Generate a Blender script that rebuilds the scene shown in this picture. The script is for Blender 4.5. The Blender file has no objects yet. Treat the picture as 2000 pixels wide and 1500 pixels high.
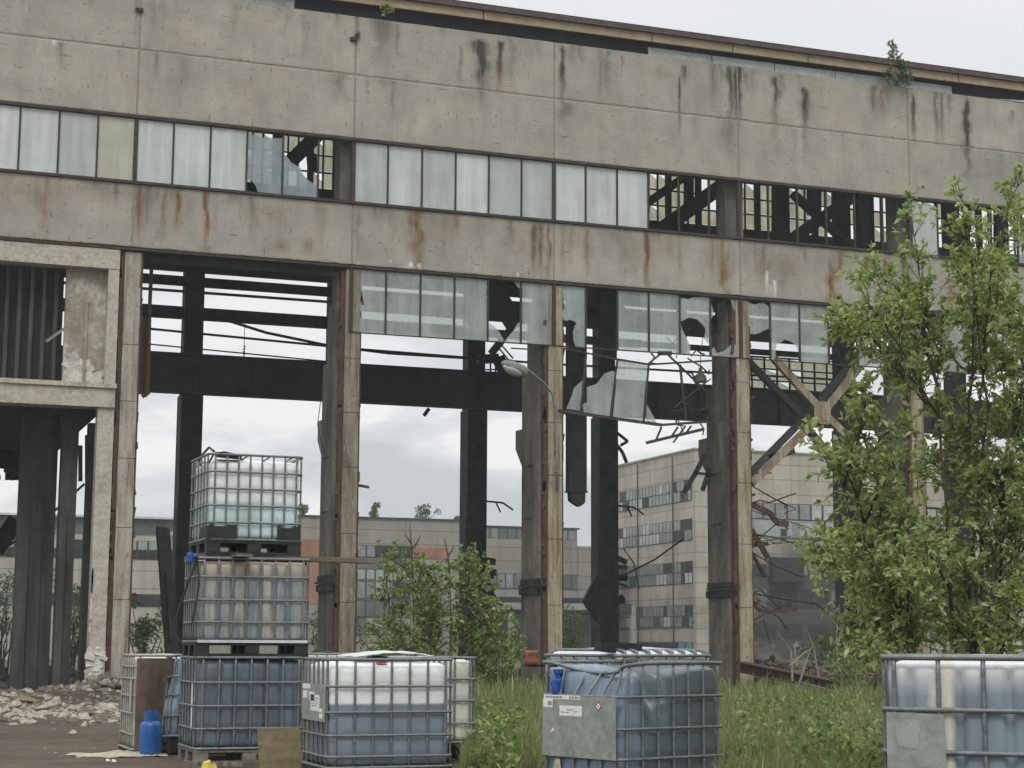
import bpy, math, random
import numpy as np
from mathutils import Vector, Matrix, Euler
random.seed(7); RNG = np.random.default_rng(11)
SC = bpy.context.scene
COL = SC.collection
PI = math.pi
rad = math.radians

# ------------------------------------------------------------------ camera
YAW, PITCH, ROLL, FPX = -0.3535645, 0.1444830, 0.0051450, 3473.68
CAM = np.array([-6.4937, -46.6715, 1.30])
_r = np.array([math.cos(YAW), math.sin(YAW), 0]); _f = np.array([-math.sin(YAW), math.cos(YAW), 0]); _z = np.array([0, 0, 1.])
_f2 = _f*math.cos(PITCH)+_z*math.sin(PITCH); _u2 = _z*math.cos(PITCH)-_f*math.sin(PITCH)
CR = _r*math.cos(ROLL)+_u2*math.sin(ROLL); CU = _u2*math.cos(ROLL)-_r*math.sin(ROLL); CF = _f2
def ray(x, y): return (x-1000)/FPX*CR+(750-y)/FPX*CU+CF
def at(x, y, Y):                       # point of the vertical plane Y seen at photo pixel x, y
    d = ray(x, y); return CAM+(Y-CAM[1])/d[1]*d
def gr(x, y, z=0.0):                   # point of the level z
    d = ray(x, y); return CAM+(z-CAM[2])/d[2]*d
def dp(x, y, D): return CAM+D*ray(x, y)

cd = bpy.data.cameras.new('camera'); cam = bpy.data.objects.new('camera', cd); COL.objects.link(cam)
cam.matrix_world = Matrix(((CR[0], CU[0], -CF[0], CAM[0]), (CR[1], CU[1], -CF[1], CAM[1]), (CR[2], CU[2], -CF[2], CAM[2]), (0, 0, 0, 1)))
cd.sensor_width = 36; cd.lens = FPX/2000*36; cd.clip_end = 5000; cd.clip_start = 0.1
SC.camera = cam

# ------------------------------------------------------------------ helpers
class MB:
    def __init__(s): s.v = []; s.f = []; s.m = []
    def add(s, vs, fs, mi=0):
        o = len(s.v); s.v += [tuple(map(float, p)) for p in vs]
        s.f += [tuple(o+i for i in f) for f in fs]; s.m += [mi]*len(fs)
    def box(s, x0, x1, y0, y1, z0, z1, mi=0):
        v = [(x0,y0,z0),(x1,y0,z0),(x1,y1,z0),(x0,y1,z0),(x0,y0,z1),(x1,y0,z1),(x1,y1,z1),(x0,y1,z1)]
        s.add(v, [(0,3,2,1),(4,5,6,7),(0,1,5,4),(1,2,6,5),(2,3,7,6),(3,0,4,7)], mi); return s
    def obox(s, c, size, rot=(0,0,0), mi=0):
        M = Euler(rot).to_matrix(); h = Vector(size)/2; v = []
        for sz in (-1,1):
            for sx, sy in ((-1,-1),(1,-1),(1,1),(-1,1)):
                v.append(Vector(c)+M@Vector((sx*h.x, sy*h.y, sz*h.z)))
        s.add(v, [(0,3,2,1),(4,5,6,7),(0,1,5,4),(1,2,6,5),(2,3,7,6),(3,0,4,7)], mi); return s
    def beam(s, p0, p1, w, h, mi=0, up=(0,0,1)):
        p0 = Vector(p0); p1 = Vector(p1); d = (p1-p0).normalized(); u = Vector(up)
        if abs(d.dot(u)) > .98: u = Vector((1,0,0))
        a = d.cross(u).normalized(); b = a.cross(d).normalized(); v = []
        for p in (p0, p1):
            for sa, sb in ((-1,-1),(1,-1),(1,1),(-1,1)): v.append(p+a*sa*w/2+b*sb*h/2)
        s.add(v, [(0,3,2,1),(4,5,6,7),(0,1,5,4),(1,2,6,5),(2,3,7,6),(3,0,4,7)], mi); return s
    def tube(s, pts, r, n=6, closed=False, mi=0):
        P = [Vector(p) for p in pts]; N = len(P); rr = r if isinstance(r, (list, tuple)) else [r]*N
        prev = None; rings = []
        for i in range(N):
            a = P[(i-1) % N] if (closed or i > 0) else P[i]; b = P[(i+1) % N] if (closed or i < N-1) else P[i]
            t = (b-a).normalized() if (b-a).length > 1e-9 else Vector((0,0,1))
            if prev is None:
                q = Vector((0,0,1)) if abs(t.z) < .9 else Vector((1,0,0)); nx = t.cross(q).normalized()
            else:
                nx = prev-t*prev.dot(t)
                nx = nx.normalized() if nx.length > 1e-6 else t.cross(Vector((0.3,0.9,0.2))).normalized()
            prev = nx; ny = t.cross(nx)
            rings.append([P[i]+(nx*math.cos(2*PI*k/n)+ny*math.sin(2*PI*k/n))*rr[i] for k in range(n)])
        v = [q for R in rings for q in R]; f = []
        for i in range(N if closed else N-1):
            j = (i+1) % N
            for k in range(n): f.append((i*n+k, i*n+(k+1) % n, j*n+(k+1) % n, j*n+k))
        if not closed: f.append(tuple(range(n))[::-1]); f.append(tuple((N-1)*n+k for k in range(n)))
        s.add(v, f, mi); return s
    def prism(s, pts, nrm, th, mi=0):       # planar polygon given thickness along nrm
        nrm = Vector(nrm).normalized(); A = [Vector(p) for p in pts]; n = len(A)
        v = [p for p in A]+[p+nrm*th for p in A]
        f = [tuple(range(n))[::-1], tuple(range(n, 2*n))]+[(i, (i+1) % n, n+(i+1) % n, n+i) for i in range(n)]
        s.add(v, f, mi); return s
    def lathe(s, prof, n=24, c=(0,0,0), mi=0):
        v = []; f = []; N = len(prof)
        for r, z in prof:
            for k in range(n): v.append((c[0]+r*math.cos(2*PI*k/n), c[1]+r*math.sin(2*PI*k/n), c[2]+z))
        for i in range(N-1):
            for k in range(n): f.append((i*n+k, i*n+(k+1) % n, (i+1)*n+(k+1) % n, (i+1)*n+k))
        f.append(tuple(range(n))[::-1]); f.append(tuple((N-1)*n+k for k in range(n)))
        s.add(v, f, mi); return s
    def build(s, name, mats, parent=None, smooth=False, loc=None):
        me = bpy.data.meshes.new(name); me.from_pydata(s.v, [], s.f)
        if not isinstance(mats, (list, tuple)): mats = [mats]
        for m in mats: me.materials.append(m)
        if len(mats) > 1: me.polygons.foreach_set('material_index', s.m)
        if smooth: me.polygons.foreach_set('use_smooth', [True]*len(s.f))
        me.update()
        o = bpy.data.objects.new(name, me); COL.objects.link(o)
        if parent: o.parent = parent
        if loc is not None: o.location = loc
        return o
def empty(name, loc=(0,0,0), rz=0, rot=None):
    o = bpy.data.objects.new(name, None); COL.objects.link(o); o.location = loc
    o.rotation_euler = rot if rot else (0,0,rz); o.empty_display_size = .2; return o
def tag(o, label=None, cat=None, group=None, kind=None):
    if label: o['label'] = label
    if cat: o['category'] = cat
    if group: o['group'] = group
    if kind: o['kind'] = kind
    return o
def part(o, label): o['label'] = label; return o

# ------------------------------------------------------------------ materials
def newmat(name):
    m = bpy.data.materials.new(name); m.use_nodes = True
    nt = m.node_tree; nt.nodes.clear(); out = nt.nodes.new('ShaderNodeOutputMaterial')
    return m, nt, out
class NT:
    def __init__(s, nt): s.nt = nt
    def n(s, t, **k):
        d = s.nt.nodes.new(t)
        for a, b in k.items(): setattr(d, a, b)
        return d
    def l(s, a, b): s.nt.links.new(a, b)
    def coord(s, kind='Object', scale=(1,1,1), loc=(0,0,0)):
        tc = s.n('ShaderNodeTexCoord'); mp = s.n('ShaderNodeMapping'); mp.inputs['Scale'].default_value = scale; mp.inputs['Location'].default_value = loc
        s.l(tc.outputs[kind], mp.inputs['Vector']); return mp.outputs[0]
    def noise(s, vec, scale, detail=6, rough=.6, dist=0):
        n = s.n('ShaderNodeTexNoise'); n.inputs['Scale'].default_value = scale; n.inputs['Detail'].default_value = detail
        n.inputs['Roughness'].default_value = rough; n.inputs['Distortion'].default_value = dist
        if vec is not None: s.l(vec, n.inputs['Vector'])
        return n.outputs['Fac']
    def ramp(s, fac, stops, interp='LINEAR'):
        r = s.n('ShaderNodeValToRGB'); e = r.color_ramp.elements; r.color_ramp.interpolation = interp
        while len(e) < len(stops): e.new(.5)
        for i, (p, c) in enumerate(stops):
            e[i].position = p
            e[i].color = (*c, 1) if isinstance(c, (tuple, list)) else (c, c, c, 1)
        s.l(fac, r.inputs[0]); return r.outputs[0]
    def mix(s, fac, a, b, blend='MIX'):
        m = s.n('ShaderNodeMix', data_type='RGBA', blend_type=blend)
        if isinstance(fac, (int, float)): m.inputs[0].default_value = fac
        else: s.l(fac, m.inputs[0])
        for i, q in ((6, a), (7, b)):
            if isinstance(q, (tuple, list)): m.inputs[i].default_value = (*q[:3], 1)
            else: s.l(q, m.inputs[i])
        return m.outputs[2]
    def math(s, op, a, b=None, clamp=False):
        m = s.n('ShaderNodeMath', operation=op); m.use_clamp = clamp
        for i, q in enumerate((a, b)):
            if q is None: continue
            if isinstance(q, (int, float)): m.inputs[i].default_value = q
            else: s.l(q, m.inputs[i])
        return m.outputs[0]
    def bsdf(s, col, rough=.8, metal=0., spec=.3):
        b = s.n('ShaderNodeBsdfPrincipled')
        if isinstance(col, (tuple, list)): b.inputs['Base Color'].default_value = (*col, 1)
        else: s.l(col, b.inputs['Base Color'])
        if isinstance(rough, (int, float)): b.inputs['Roughness'].default_value = rough
        else: s.l(rough, b.inputs['Roughness'])
        b.inputs['Metallic'].default_value = metal; b.inputs['Specular IOR Level'].default_value = spec
        return b
    def bump(s, h, b, strength=.3, dist=.02):
        n = s.n('ShaderNodeBump'); n.inputs['Strength'].default_value = strength; n.inputs['Distance'].default_value = dist
        s.l(h, n.inputs['Height']); s.l(n.outputs[0], b.inputs['Normal'])
def simple(name, c1, c2, scale=4, rough=.8, metal=0, bump=.3, bd=.01, stretch=(1,1,1), c3=None, spec=.3, kind='Object', fine=6):
    m, nt, out = newmat(name); N = NT(nt)
    v = N.coord(kind, stretch); f = N.noise(v, scale, 8, .65)
    st = [(.32, c1), (.68, c2)] if c3 is None else [(.3, c1), (.52, c2), (.68, c3)]
    col = N.ramp(f, st)
    f2 = N.noise(N.coord(kind), scale*fine, 5, .6)
    col = N.mix(.35, col, N.ramp(f2, [(.3, .25), (.7, .8)]), 'OVERLAY')
    b = N.bsdf(col, rough, metal, spec); N.bump(f2, b, bump, bd); N.l(b.outputs[0], out.inputs[0]); return m

def concrete_stained():
    m, nt, out = newmat('stained_concrete'); N = NT(nt)
    v = N.coord('Object')
    big = N.noise(v, .45, 5, .6); mid = N.noise(N.coord('Object', (1, 1, .35)), 2.2, 8, .65); fine = N.noise(v, 22, 6, .7)
    forml = N.noise(N.coord('Object', (.25, 1, 9)), 2.0, 4, .6)
    col = N.ramp(big, [(.3, (.285, .270, .232)), (.7, (.370, .354, .312))])
    oi = N.n('ShaderNodeObjectInfo'); col = N.mix(.30, col, N.ramp(oi.outputs['Random'], [(0, (.40, .41, .42)), (.5, (.5, .5, .5)), (1, (.60, .575, .54))]), 'OVERLAY')
    col = N.mix(.5, col, N.ramp(mid, [(.3, .36), (.7, .62)]), 'OVERLAY')
    col = N.mix(.10, col, N.ramp(forml, [(.38, .38), (.62, .6)]), 'OVERLAY')
    blot = N.noise(N.coord('Object', (.5, 1, .8)), 1.1, 6, .7, .6); col = N.mix(.38, col, N.ramp(blot, [(.32, (.34, .36, .37)), (.5, (.5, .5, .5)), (.68, (.66, .60, .50))]), 'OVERLAY')
    col = N.mix(.28, col, N.ramp(fine, [(.3, .3), (.7, .7)]), 'OVERLAY')
    a = N.n('ShaderNodeVertexColor', layer_name='stain'); sp = N.n('ShaderNodeSeparateColor'); N.l(a.outputs[0], sp.inputs[0])
    sn = N.ramp(N.noise(N.coord('Object', (6, 1, .7)), 2.5, 6, .65), [(.3, .45), (.65, 1.0)])
    def chan(i, lo=.0, gain=1.75): return N.math('MULTIPLY', N.math('MULTIPLY', sp.outputs[i], sn), gain, True)
    rustc = N.ramp(N.noise(v, 6, 5, .6), [(.3, (.115, .055, .022)), (.7, (.235, .13, .055))])
    col = N.mix(chan(0), col, rustc)
    col = N.mix(chan(1), col, (.055, .052, .045))
    col = N.mix(sp.outputs[2], col, (.72, .70, .64))
    # small pits and short cracks
    pit = N.ramp(N.noise(N.coord('Object', (3.0, 1, .8)), 4.2, 3, .5), [(.645, 0.), (.69, 1.)])
    pit2 = N.ramp(N.noise(N.coord('Object', (.8, 1, 5)), 3.0, 3, .5, .4), [(.665, 0.), (.70, 1.)])
    pm = N.math('MULTIPLY', N.math('ADD', pit, pit2, True), .55)
    col = N.mix(pm, col, (.10, .095, .08))
    b = N.bsdf(col, .9, 0, .2)
    N.bump(N.math('SUBTRACT', N.math('ADD', fine, N.math('MULTIPLY', mid, .8)), pm), b, .45, .012)
    N.l(b.outputs[0], out.inputs[0]); return m

def glass_mat(name, dirt, clear, tint, streak=1.0, spec=.5):
    """dirty window glass: a film of dirt over a partly clear pane"""
    m, nt, out = newmat(name); N = NT(nt)
    st = N.noise(N.coord('Object', (2.2, 1, .16)), 1.5, 5, .55); cl = N.noise(N.coord('Object'), 1.3, 5, .6)
    f = N.math('ADD', N.math('MULTIPLY', st, .6*streak), N.math('MULTIPLY', cl, .4))
    c = N.ramp(f, [(.25, tuple(x*.66 for x in dirt)), (.45, tuple(x*.93 for x in dirt)), (.66, tuple(min(1, x*1.18) for x in dirt))])
    d = N.bsdf(c, .22, 0, spec)
    tr = N.n('ShaderNodeBsdfTransparent'); tr.inputs[0].default_value = (*tint, 1)
    mx = N.n('ShaderNodeMixShader'); fc = N.math('MULTIPLY', N.ramp(f, [(.3, 1.0), (.7, .55)]), clear)
    N.l(fc, mx.inputs[0]); N.l(d.outputs[0], mx.inputs[1]); N.l(tr.outputs[0], mx.inputs[2]); N.l(mx.outputs[0], out.inputs[0]); return m

def leaf_mat(name, cols, trans=.35):
    m, nt, out = newmat(name); N = NT(nt)
    g = N.n('ShaderNodeNewGeometry')
    c = N.ramp(g.outputs['Random Per Island'], [(i/(len(cols)-1), q) for i, q in enumerate(cols)])
    b = N.bsdf(c, .5, 0, .35); t = N.n('ShaderNodeBsdfTranslucent')
    N.l(N.mix(1, c, (1.0, 1.1, .6), 'MULTIPLY'), t.inputs[0])
    mx = N.n('ShaderNodeMixShader'); mx.inputs[0].default_value = trans
    N.l(b.outputs[0], mx.inputs[1]); N.l(t.outputs[0], mx.inputs[2]); N.l(mx.outputs[0], out.inputs[0]); return m

def tank_mat(name, top, low, level, soft=.02, stain=None, stain_amt=0., vstripe=None, rough=.38, xtone=None):
    """blow-moulded plastic bottle: pale where empty, the colour of what it holds below the fill line"""
    m, nt, out = newmat(name); N = NT(nt)
    v = N.coord('Object'); sx = N.n('ShaderNodeSeparateXYZ'); N.l(v, sx.inputs[0])
    z = N.math('ADD', sx.outputs[2], N.math('MULTIPLY', N.math('SUBTRACT', N.noise(v, 5, 4), .5), soft*1.2))
    mr = N.n('ShaderNodeMapRange'); mr.inputs[1].default_value = level-soft; mr.inputs[2].default_value = level+soft; N.l(z, mr.inputs[0])
    lo = N.mix(N.ramp(N.noise(N.coord('Object', (1, 1, .4)), 3, 6, .6), [(.3, 0.), (.7, 1.)]), tuple(c*.72 for c in low), tuple(c*1.22 for c in low))
    hi = N.mix(N.ramp(N.noise(v, 4, 6, .6), [(.3, 0.), (.7, 1.)]), tuple(c*.86 for c in top), top)
    col = N.mix(mr.outputs[0], lo, hi)
    if stain:
        s = N.ramp(N.noise(N.coord('Object', (6, 6, .8)), 1.9, 7, .68), [(.42, 0.), (.62, 1.)])
        col = N.mix(N.math('MULTIPLY', s, stain_amt), col, stain)
    if vstripe:                              # dried spill line running down from the lid
        x0, w, c = vstripe
        d = N.math('ABSOLUTE', N.math('SUBTRACT', N.math('ADD', sx.outputs[0], N.math('MULTIPLY', N.noise(v, 3), .05)), x0+.025))
        mm = N.n('ShaderNodeMapRange'); mm.inputs[1].default_value = w; mm.inputs[2].default_value = w*.6; N.l(d, mm.inputs[0]); col = N.mix(mm.outputs[0], col, c)
    if xtone:                               # colour shifts to a given tone along the bottle's local x
        mm = N.n('ShaderNodeMapRange'); mm.inputs[1].default_value = xtone[0]; mm.inputs[2].default_value = xtone[1]
        N.l(N.math('ADD', sx.outputs[0], N.math('MULTIPLY', N.math('SUBTRACT', N.noise(v, 2.5, 5), .5), .5)), mm.inputs[0]); col = N.mix(mm.outputs[0], col, xtone[2])
    dirt = N.ramp(N.noise(v, 9, 8, .7), [(.52, 0.), (.75, 1.)])
    col = N.mix(N.math('MULTIPLY', dirt, .35), col, (.17, .16, .135))
    b = N.bsdf(col, rough, 0, .45); N.bump(N.noise(v, 6, 4), b, .25, .02); N.l(b.outputs[0], out.inputs[0]); return m

MAT = {}
def mk(k, *a, **kw): MAT[k] = simple(k, *a, **kw); return MAT[k]
MAT['concrete'] = concrete_stained()
mk('joint', (.20, .185, .145), (.27, .25, .20), 6)
mk('frame_concrete', (.26, .235, .185), (.42, .395, .33), 1.6, c3=(.33, .30, .25), bump=.6, bd=.03)
mk('plaster', (.17, .14, .095), (.30, .27, .22), 1.1, c3=(.55, .53, .48), bump=.6, bd=.02)
mk('plaster_white', (.32, .30, .26), (.66, .64, .59), 4, bump=.8, bd=.03)
mk('column_concrete', (.022, .022, .020), (.125, .118, .095), .8, stretch=(1.2, 1.2, .4), c3=(.22, .205, .165), bump=.5, bd=.02)
mk('post_tan', (.145, .085, .045), (.33, .275, .20), 1.3, stretch=(3, 3, .35), c3=(.39, .345, .27), bump=.4)
mk('post_brown', (.11, .07, .045), (.27, .22, .16), 1.3, stretch=(3, 3, .3), c3=(.35, .30, .23), bump=.4)
mk('rust', (.030, .019, .015), (.088, .050, .034), 4, stretch=(1, 1, .5), c3=(.062, .040, .030), rough=.9, bump=.6)
mk('sash', (.026, .022, .020), (.065, .048, .038), 5, rough=.8)
mk('soot', (.018, .019, .020), (.050, .051, .050), 2, rough=.85)  # dark base colour also holds the backlit shade of the hall interior
mk('backlit_steel', (.022, .027, .031), (.056, .062, .066), 1.6, rough=.7, c3=(.075, .065, .055), stretch=(1, 1, .6))  # steel with its backlit darkness put into the base colour
mk('burnt_concrete', (.022, .022, .020), (.085, .083, .076), .8, stretch=(2, 2, .3), bump=.5, bd=.02)
mk('fascia', (.27, .20, .125), (.35, .275, .185), 1.2, stretch=(1, 1, 1), bump=.15)
mk('roof_edge', (.05, .035, .035), (.11, .075, .07), 3)
mk('zinc', (.40, .43, .45), (.62, .65, .66), 2, rough=.5, bump=.15)
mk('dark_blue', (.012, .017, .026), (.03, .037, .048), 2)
mk('cage', (.10, .112, .118), (.185, .20, .205), 9, rough=.5, metal=.3, c3=(.15, .155, .15), bump=.15)
mk('cage_pale', (.19, .20, .185), (.33, .33, .30), 9, rough=.5, metal=.25, c3=(.30, .22, .12), bump=.15)
mk('pallet_black', (.010, .011, .012), (.035, .035, .036), 5, rough=.6)
mk('pallet_grey', (.12, .115, .10), (.24, .22, .19), 5, rough=.8)
mk('plate', (.20, .225, .205), (.30, .325, .30), 2.2, rough=.45, metal=.3, c3=(.25, .27, .25), bump=.1)
mk('paper', (.62, .62, .60), (.80, .80, .78), 6, rough=.7, bump=.1)
mk('print', (.16, .17, .17), (.30, .31, .31), 60, rough=.7, bump=0)
mk('gas_blue', (.008, .055, .20), (.018, .105, .34), 3, rough=.4, c3=(.012, .08, .28), spec=.5, bump=.1)
mk('brass', (.25, .2, .12), (.45, .4, .3), 12, rough=.4, metal=.5)
mk('brown_board', (.045, .032, .022), (.115, .085, .062), 1.6, stretch=(2, 2, .5), c3=(.16, .125, .10), bump=.2)
mk('ply', (.13, .105, .055), (.22, .18, .10), 2, stretch=(.5, 1, 6), bump=.2)
mk('card', (.30, .26, .19), (.46, .41, .32), 3, bump=.3)
mk('plank', (.08, .07, .055), (.20, .175, .14), 3, stretch=(.6, 5, 5), bump=.3)
mk('hose', (.012, .012, .013), (.035, .035, .035), 6, rough=.6)
mk('yellow', (.45, .33, .05), (.62, .50, .12), 6)
mk('valve_blue', (.01, .045, .22), (.02, .09, .36), 6, rough=.4)
mk('red_plastic', (.35, .02, .02), (.55, .05, .04), 6, rough=.4)
mk('orange_rust', (.12, .045, .022), (.30, .115, .055), 14, rough=.7)
mk('lamp_grey', (.16, .16, .155), (.27, .27, .26), 8, rough=.5)
mk('lamp_lens', (.32, .33, .33), (.50, .51, .50), 8, rough=.25)
mk('bark', (.045, .035, .024), (.13, .105, .075), 12, stretch=(1, 1, .3), bump=.5)
mk('bark_pale', (.16, .14, .11), (.30, .27, .22), 12, stretch=(1, 1, .3), bump=.4)
mk('stone_white', (.17, .15, .12), (.40, .37, .31), 9, bump=.5)
mk('stone_grey', (.07, .06, .048), (.18, .16, .13), 7, bump=.6)
mk('orange_paint', (.20, .085, .05), (.30, .145, .09), .9, c3=(.27, .20, .15))
mk('far_dark', (.012, .013, .014), (.04, .042, .044), 2)
mk('far_pane', (.13, .15, .145), (.25, .27, .265), 1.5, rough=.25, spec=.5, bump=.02)
mk('far_pane_pale', (.30, .32, .31), (.43, .45, .43), 1.5, rough=.3, spec=.5, bump=.02)
mk('far_block', (.22, .255, .235), (.33, .365, .34), .5, rough=.4, spec=.5, bump=.05)
mk('far_block_dark', (.07, .08, .08), (.14, .155, .15), .5, rough=.4, spec=.5, bump=.05)
mk('far_frame', (.035, .032, .028), (.08, .07, .06), 2)
mk('turquoise', (.06, .20, .23), (.13, .32, .35), 2)
mk('brown_sheet', (.05, .03, .025), (.10, .065, .05), 2)
def post_mat(name, a, b_, c_):
    m, nt, out = newmat(name); N = NT(nt); v = N.coord('Object')
    col = N.ramp(N.noise(N.coord('Object', (2.5, 2.5, .4)), 1.4, 8, .68), [(.3, a), (.5, b_), (.68, c_)])
    ru = N.ramp(N.noise(N.coord('Object', (7, 7, .35)), 1.3, 7, .65), [(.50, 0.), (.66, 1.)]); col = N.mix(N.math('MULTIPLY', ru, .75), col, (.125, .065, .034))
    pa = N.ramp(N.noise(N.coord('Object', (3, 3, 1.1)), 1.9, 6, .7, .5), [(.60, 0.), (.68, 1.)]); col = N.mix(N.math('MULTIPLY', pa, .6), col, (.42, .40, .35))
    dk = N.ramp(N.noise(N.coord('Object', (4, 4, 1.6)), 2.3, 7, .7, .3), [(.60, 0.), (.70, 1.)]); col = N.mix(N.math('MULTIPLY', dk, .7), col, (.06, .05, .042))
    f = N.noise(v, 20, 6, .7); col = N.mix(.35, col, N.ramp(f, [(.3, .25), (.7, .75)]), 'OVERLAY')
    b = N.bsdf(col, .9, 0, .2); N.bump(N.math('SUBTRACT', f, dk), b, .6, .02); N.l(b.outputs[0], out.inputs[0]); return m
MAT['post_tan'] = post_mat('weathered_tan_post', (.16, .11, .07), (.32, .27, .195), (.38, .34, .27))
MAT['post_pale'] = post_mat('weathered_pale_post', (.19, .165, .13), (.345, .32, .265), (.41, .385, .33))
MAT['post_brown'] = post_mat('weathered_grey_post', (.11, .09, .07), (.235, .205, .16), (.32, .29, .24))
MAT['pane_white2'] = glass_mat('milky_glass_grey', (.42, .45, .445), .10, (.8, .85, .85))
MAT['pane_white3'] = glass_mat('milky_glass_blue', (.53, .575, .585), .12, (.8, .85, .9))
MAT['pane_white'] = glass_mat('milky_glass', (.50, .525, .515), .07, (.8, .85, .85))
MAT['pane_yellow'] = glass_mat('yellowed_glass', (.42, .415, .33), .06, (.8, .8, .65))
MAT['pane_teal'] = glass_mat('greenish_glass', (.53, .575, .56), .60, (.90, .95, .93), .6)
MAT['pane_clear'] = glass_mat('greyed_glass', (.42, .48, .51), .50, (.85, .92, .95), .5)
MAT['pane_far'] = glass_mat('old_yellow_glass', (.45, .42, .31), .86, (.86, .84, .72), .8)
MAT['leaf_tree'] = leaf_mat('young_leaf', [(.14, .185, .065), (.23, .29, .105), (.34, .39, .165), (.46, .48, .26)], .44)
MAT['leaf_bush'] = leaf_mat('bush_leaf', [(.065, .11, .03), (.125, .19, .052), (.21, .28, .09), (.36, .39, .18)], .42)
MAT['leaf_far'] = leaf_mat('far_leaf', [(.06, .09, .035), (.09, .13, .05), (.13, .18, .07)], .3)
MAT['leaf_sparse'] = leaf_mat('grey_green_leaf', [(.10, .14, .07), (.15, .20, .10), (.22, .26, .15)], .35)
def grass_mat():
    m, nt, out = newmat('grass_blade'); N = NT(nt); g = N.n('ShaderNodeNewGeometry')
    p = N.noise(N.coord('Object', (1, .5, .0)), .9, 5, .65)
    a = N.ramp(g.outputs['Random Per Island'], [(0, (.075, .115, .033)), (.5, (.145, .195, .06)), (1, (.24, .28, .115))])
    b_ = N.ramp(g.outputs['Random Per Island'], [(0, (.14, .155, .05)), (.5, (.23, .235, .085)), (1, (.36, .33, .17))])
    c = N.mix(N.ramp(p, [(.44, 0.), (.68, 1.)]), a, b_)
    b = N.bsdf(c, .55, 0, .3); t = N.n('ShaderNodeBsdfTranslucent'); N.l(c, t.inputs[0]); mx = N.n('ShaderNodeMixShader'); mx.inputs[0].default_value = .35
    N.l(b.outputs[0], mx.inputs[1]); N.l(t.outputs[0], mx.inputs[2]); N.l(mx.outputs[0], out.inputs[0]); return m
MAT['grass'] = grass_mat()
MAT['straw'] = leaf_mat('dry_stalk', [(.32, .27, .15), (.42, .37, .22)], .2)

# facade coordinates: X runs along the factory front, Y goes into the building, Z up
ZB, Z1, Z2, Z3, Z4 = 11.60, 13.33, 15.20, 17.04, 18.76

# ------------------------------------------------------------------ stains
STREAK = []   # (u, ztop, zbot, halfwidth, channel, strength)
def streak(px, y0, y1, w, ch, s):
    a = at(px, y0, 0); b = at(px, y1, 0); STREAK.append((a[0], a[2], b[2], w*.0155*(.62 if ch < 2 else .5), ch, s))
for a in [(940,80,185,20,1,.95),(943,150,210,14,1,.4),(976,82,150,9,1,.9),(976,120,180,10,0,.75),(1098,92,215,8,1,.9),(1335,128,170,8,1,.6),
          (1327,150,262,3,1,1.2),(1425,130,250,12,1,.75),(1440,130,255,13,1,1.0),(1430,230,330,22,1,.35),(1456,140,185,14,1,.35),(1515,150,225,13,1,.8),
          (1515,200,300,16,1,.3),(1571,172,268,14,1,.85),(1574,240,330,14,1,.3),(1706,168,225,10,0,.55),(1722,175,235,8,0,.5),(1700,190,222,18,1,.3),
          (1784,186,285,8,1,.85),(1826,176,285,9,1,.55),(1838,178,280,7,1,.5),(1887,196,350,13,1,.95),(1975,215,250,12,1,.35),(696,20,110,9,1,.5),
          (700,60,84,5,1,.9),(900,92,180,7,1,.35),(660,20,60,8,1,.4),(1216,108,130,8,0,.5),(1290,128,160,30,0,.25),(300,2,60,10,0,.25),(560,20,90,12,1,.15)]: streak(*a)
for a in [(90,345,470,14,0,.45),(275,362,480,10,0,.7),(290,362,440,8,0,.4),(322,370,470,8,0,.65),(350,372,455,9,0,.8),(405,374,500,9,0,.95),(404,480,500,16,0,.4),
          (540,460,500,34,0,.55),(610,460,500,24,0,.55),(625,390,440,12,0,.3),(470,385,440,10,0,.3),(700,405,520,12,0,.35),(818,408,560,15,0,.75),(806,410,470,8,0,.6),
          (868,420,500,10,0,.35),(890,420,470,8,0,.5),(1042,440,545,12,0,.7),(1056,440,560,7,0,.6),(1072,440,560,8,0,.75),(1100,443,540,9,0,.4),(1146,448,550,8,0,.55),
          (1262,455,575,10,0,.95),(1262,455,530,5,1,.5),(1310,462,520,12,0,.35),(1416,468,600,18,0,1.0),(1410,468,560,10,0,.7),(1490,480,560,26,0,.45),(1530,490,560,34,0,.5),
          (1622,490,620,20,0,.95),(1640,490,570,16,0,.6),(1694,500,575,14,0,.85),(1728,504,560,10,0,.8),(1860,520,640,40,0,.5),(1855,555,640,16,0,.7),(1930,515,600,14,0,.5),
          (1000,430,470,10,1,.35),(450,380,400,30,1,.3),(190,350,372,24,1,.35),(740,402,430,30,1,.3),(1200,452,480,20,1,.3),(1575,485,520,14,1,.3)]: streak(*a)
for k in range(40):                           # broad weak bleeding of rust from the sill of the glass
    u = random.uniform(-6, 34); STREAK.append((u, Z1-.02, Z1-random.uniform(.4, 1.5), random.uniform(.25, .75), 0, random.uniform(.16, .34)))
for a in [(802,512,528,12,2,.9),(818,514,530,8,2,.8),(700,512,520,3,2,.7),(1012,533,545,5,2,.7),(1498,530,572,5,2,1.0),(1512,548,585,7,2,1.0),(1505,556,580,10,2,.35),(105,76,90,4,2,.9),(763,508,516,3,2,.7)]: streak(*a)
for k in range(170):                           # many faint runs from every ledge
    u = random.uniform(-12, 36); top = random.choice([Z1, Z1, Z1, Z2+1.84, Z4, Z4])
    STREAK.append((u, top-random.uniform(0, .1), top-random.uniform(.3, 1.7), random.uniform(.03, .22), 0 if top == Z1 and random.random() < .75 else 1, random.uniform(.10, .42)))
def vnoise(x, seed):
    r = np.random.default_rng(abs(int(seed))).random(4096); i = np.floor(x).astype(int); f = x-i; f = f*f*(3-2*f)
    return r[i % 4096]*(1-f)+r[(i+1) % 4096]*f
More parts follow.
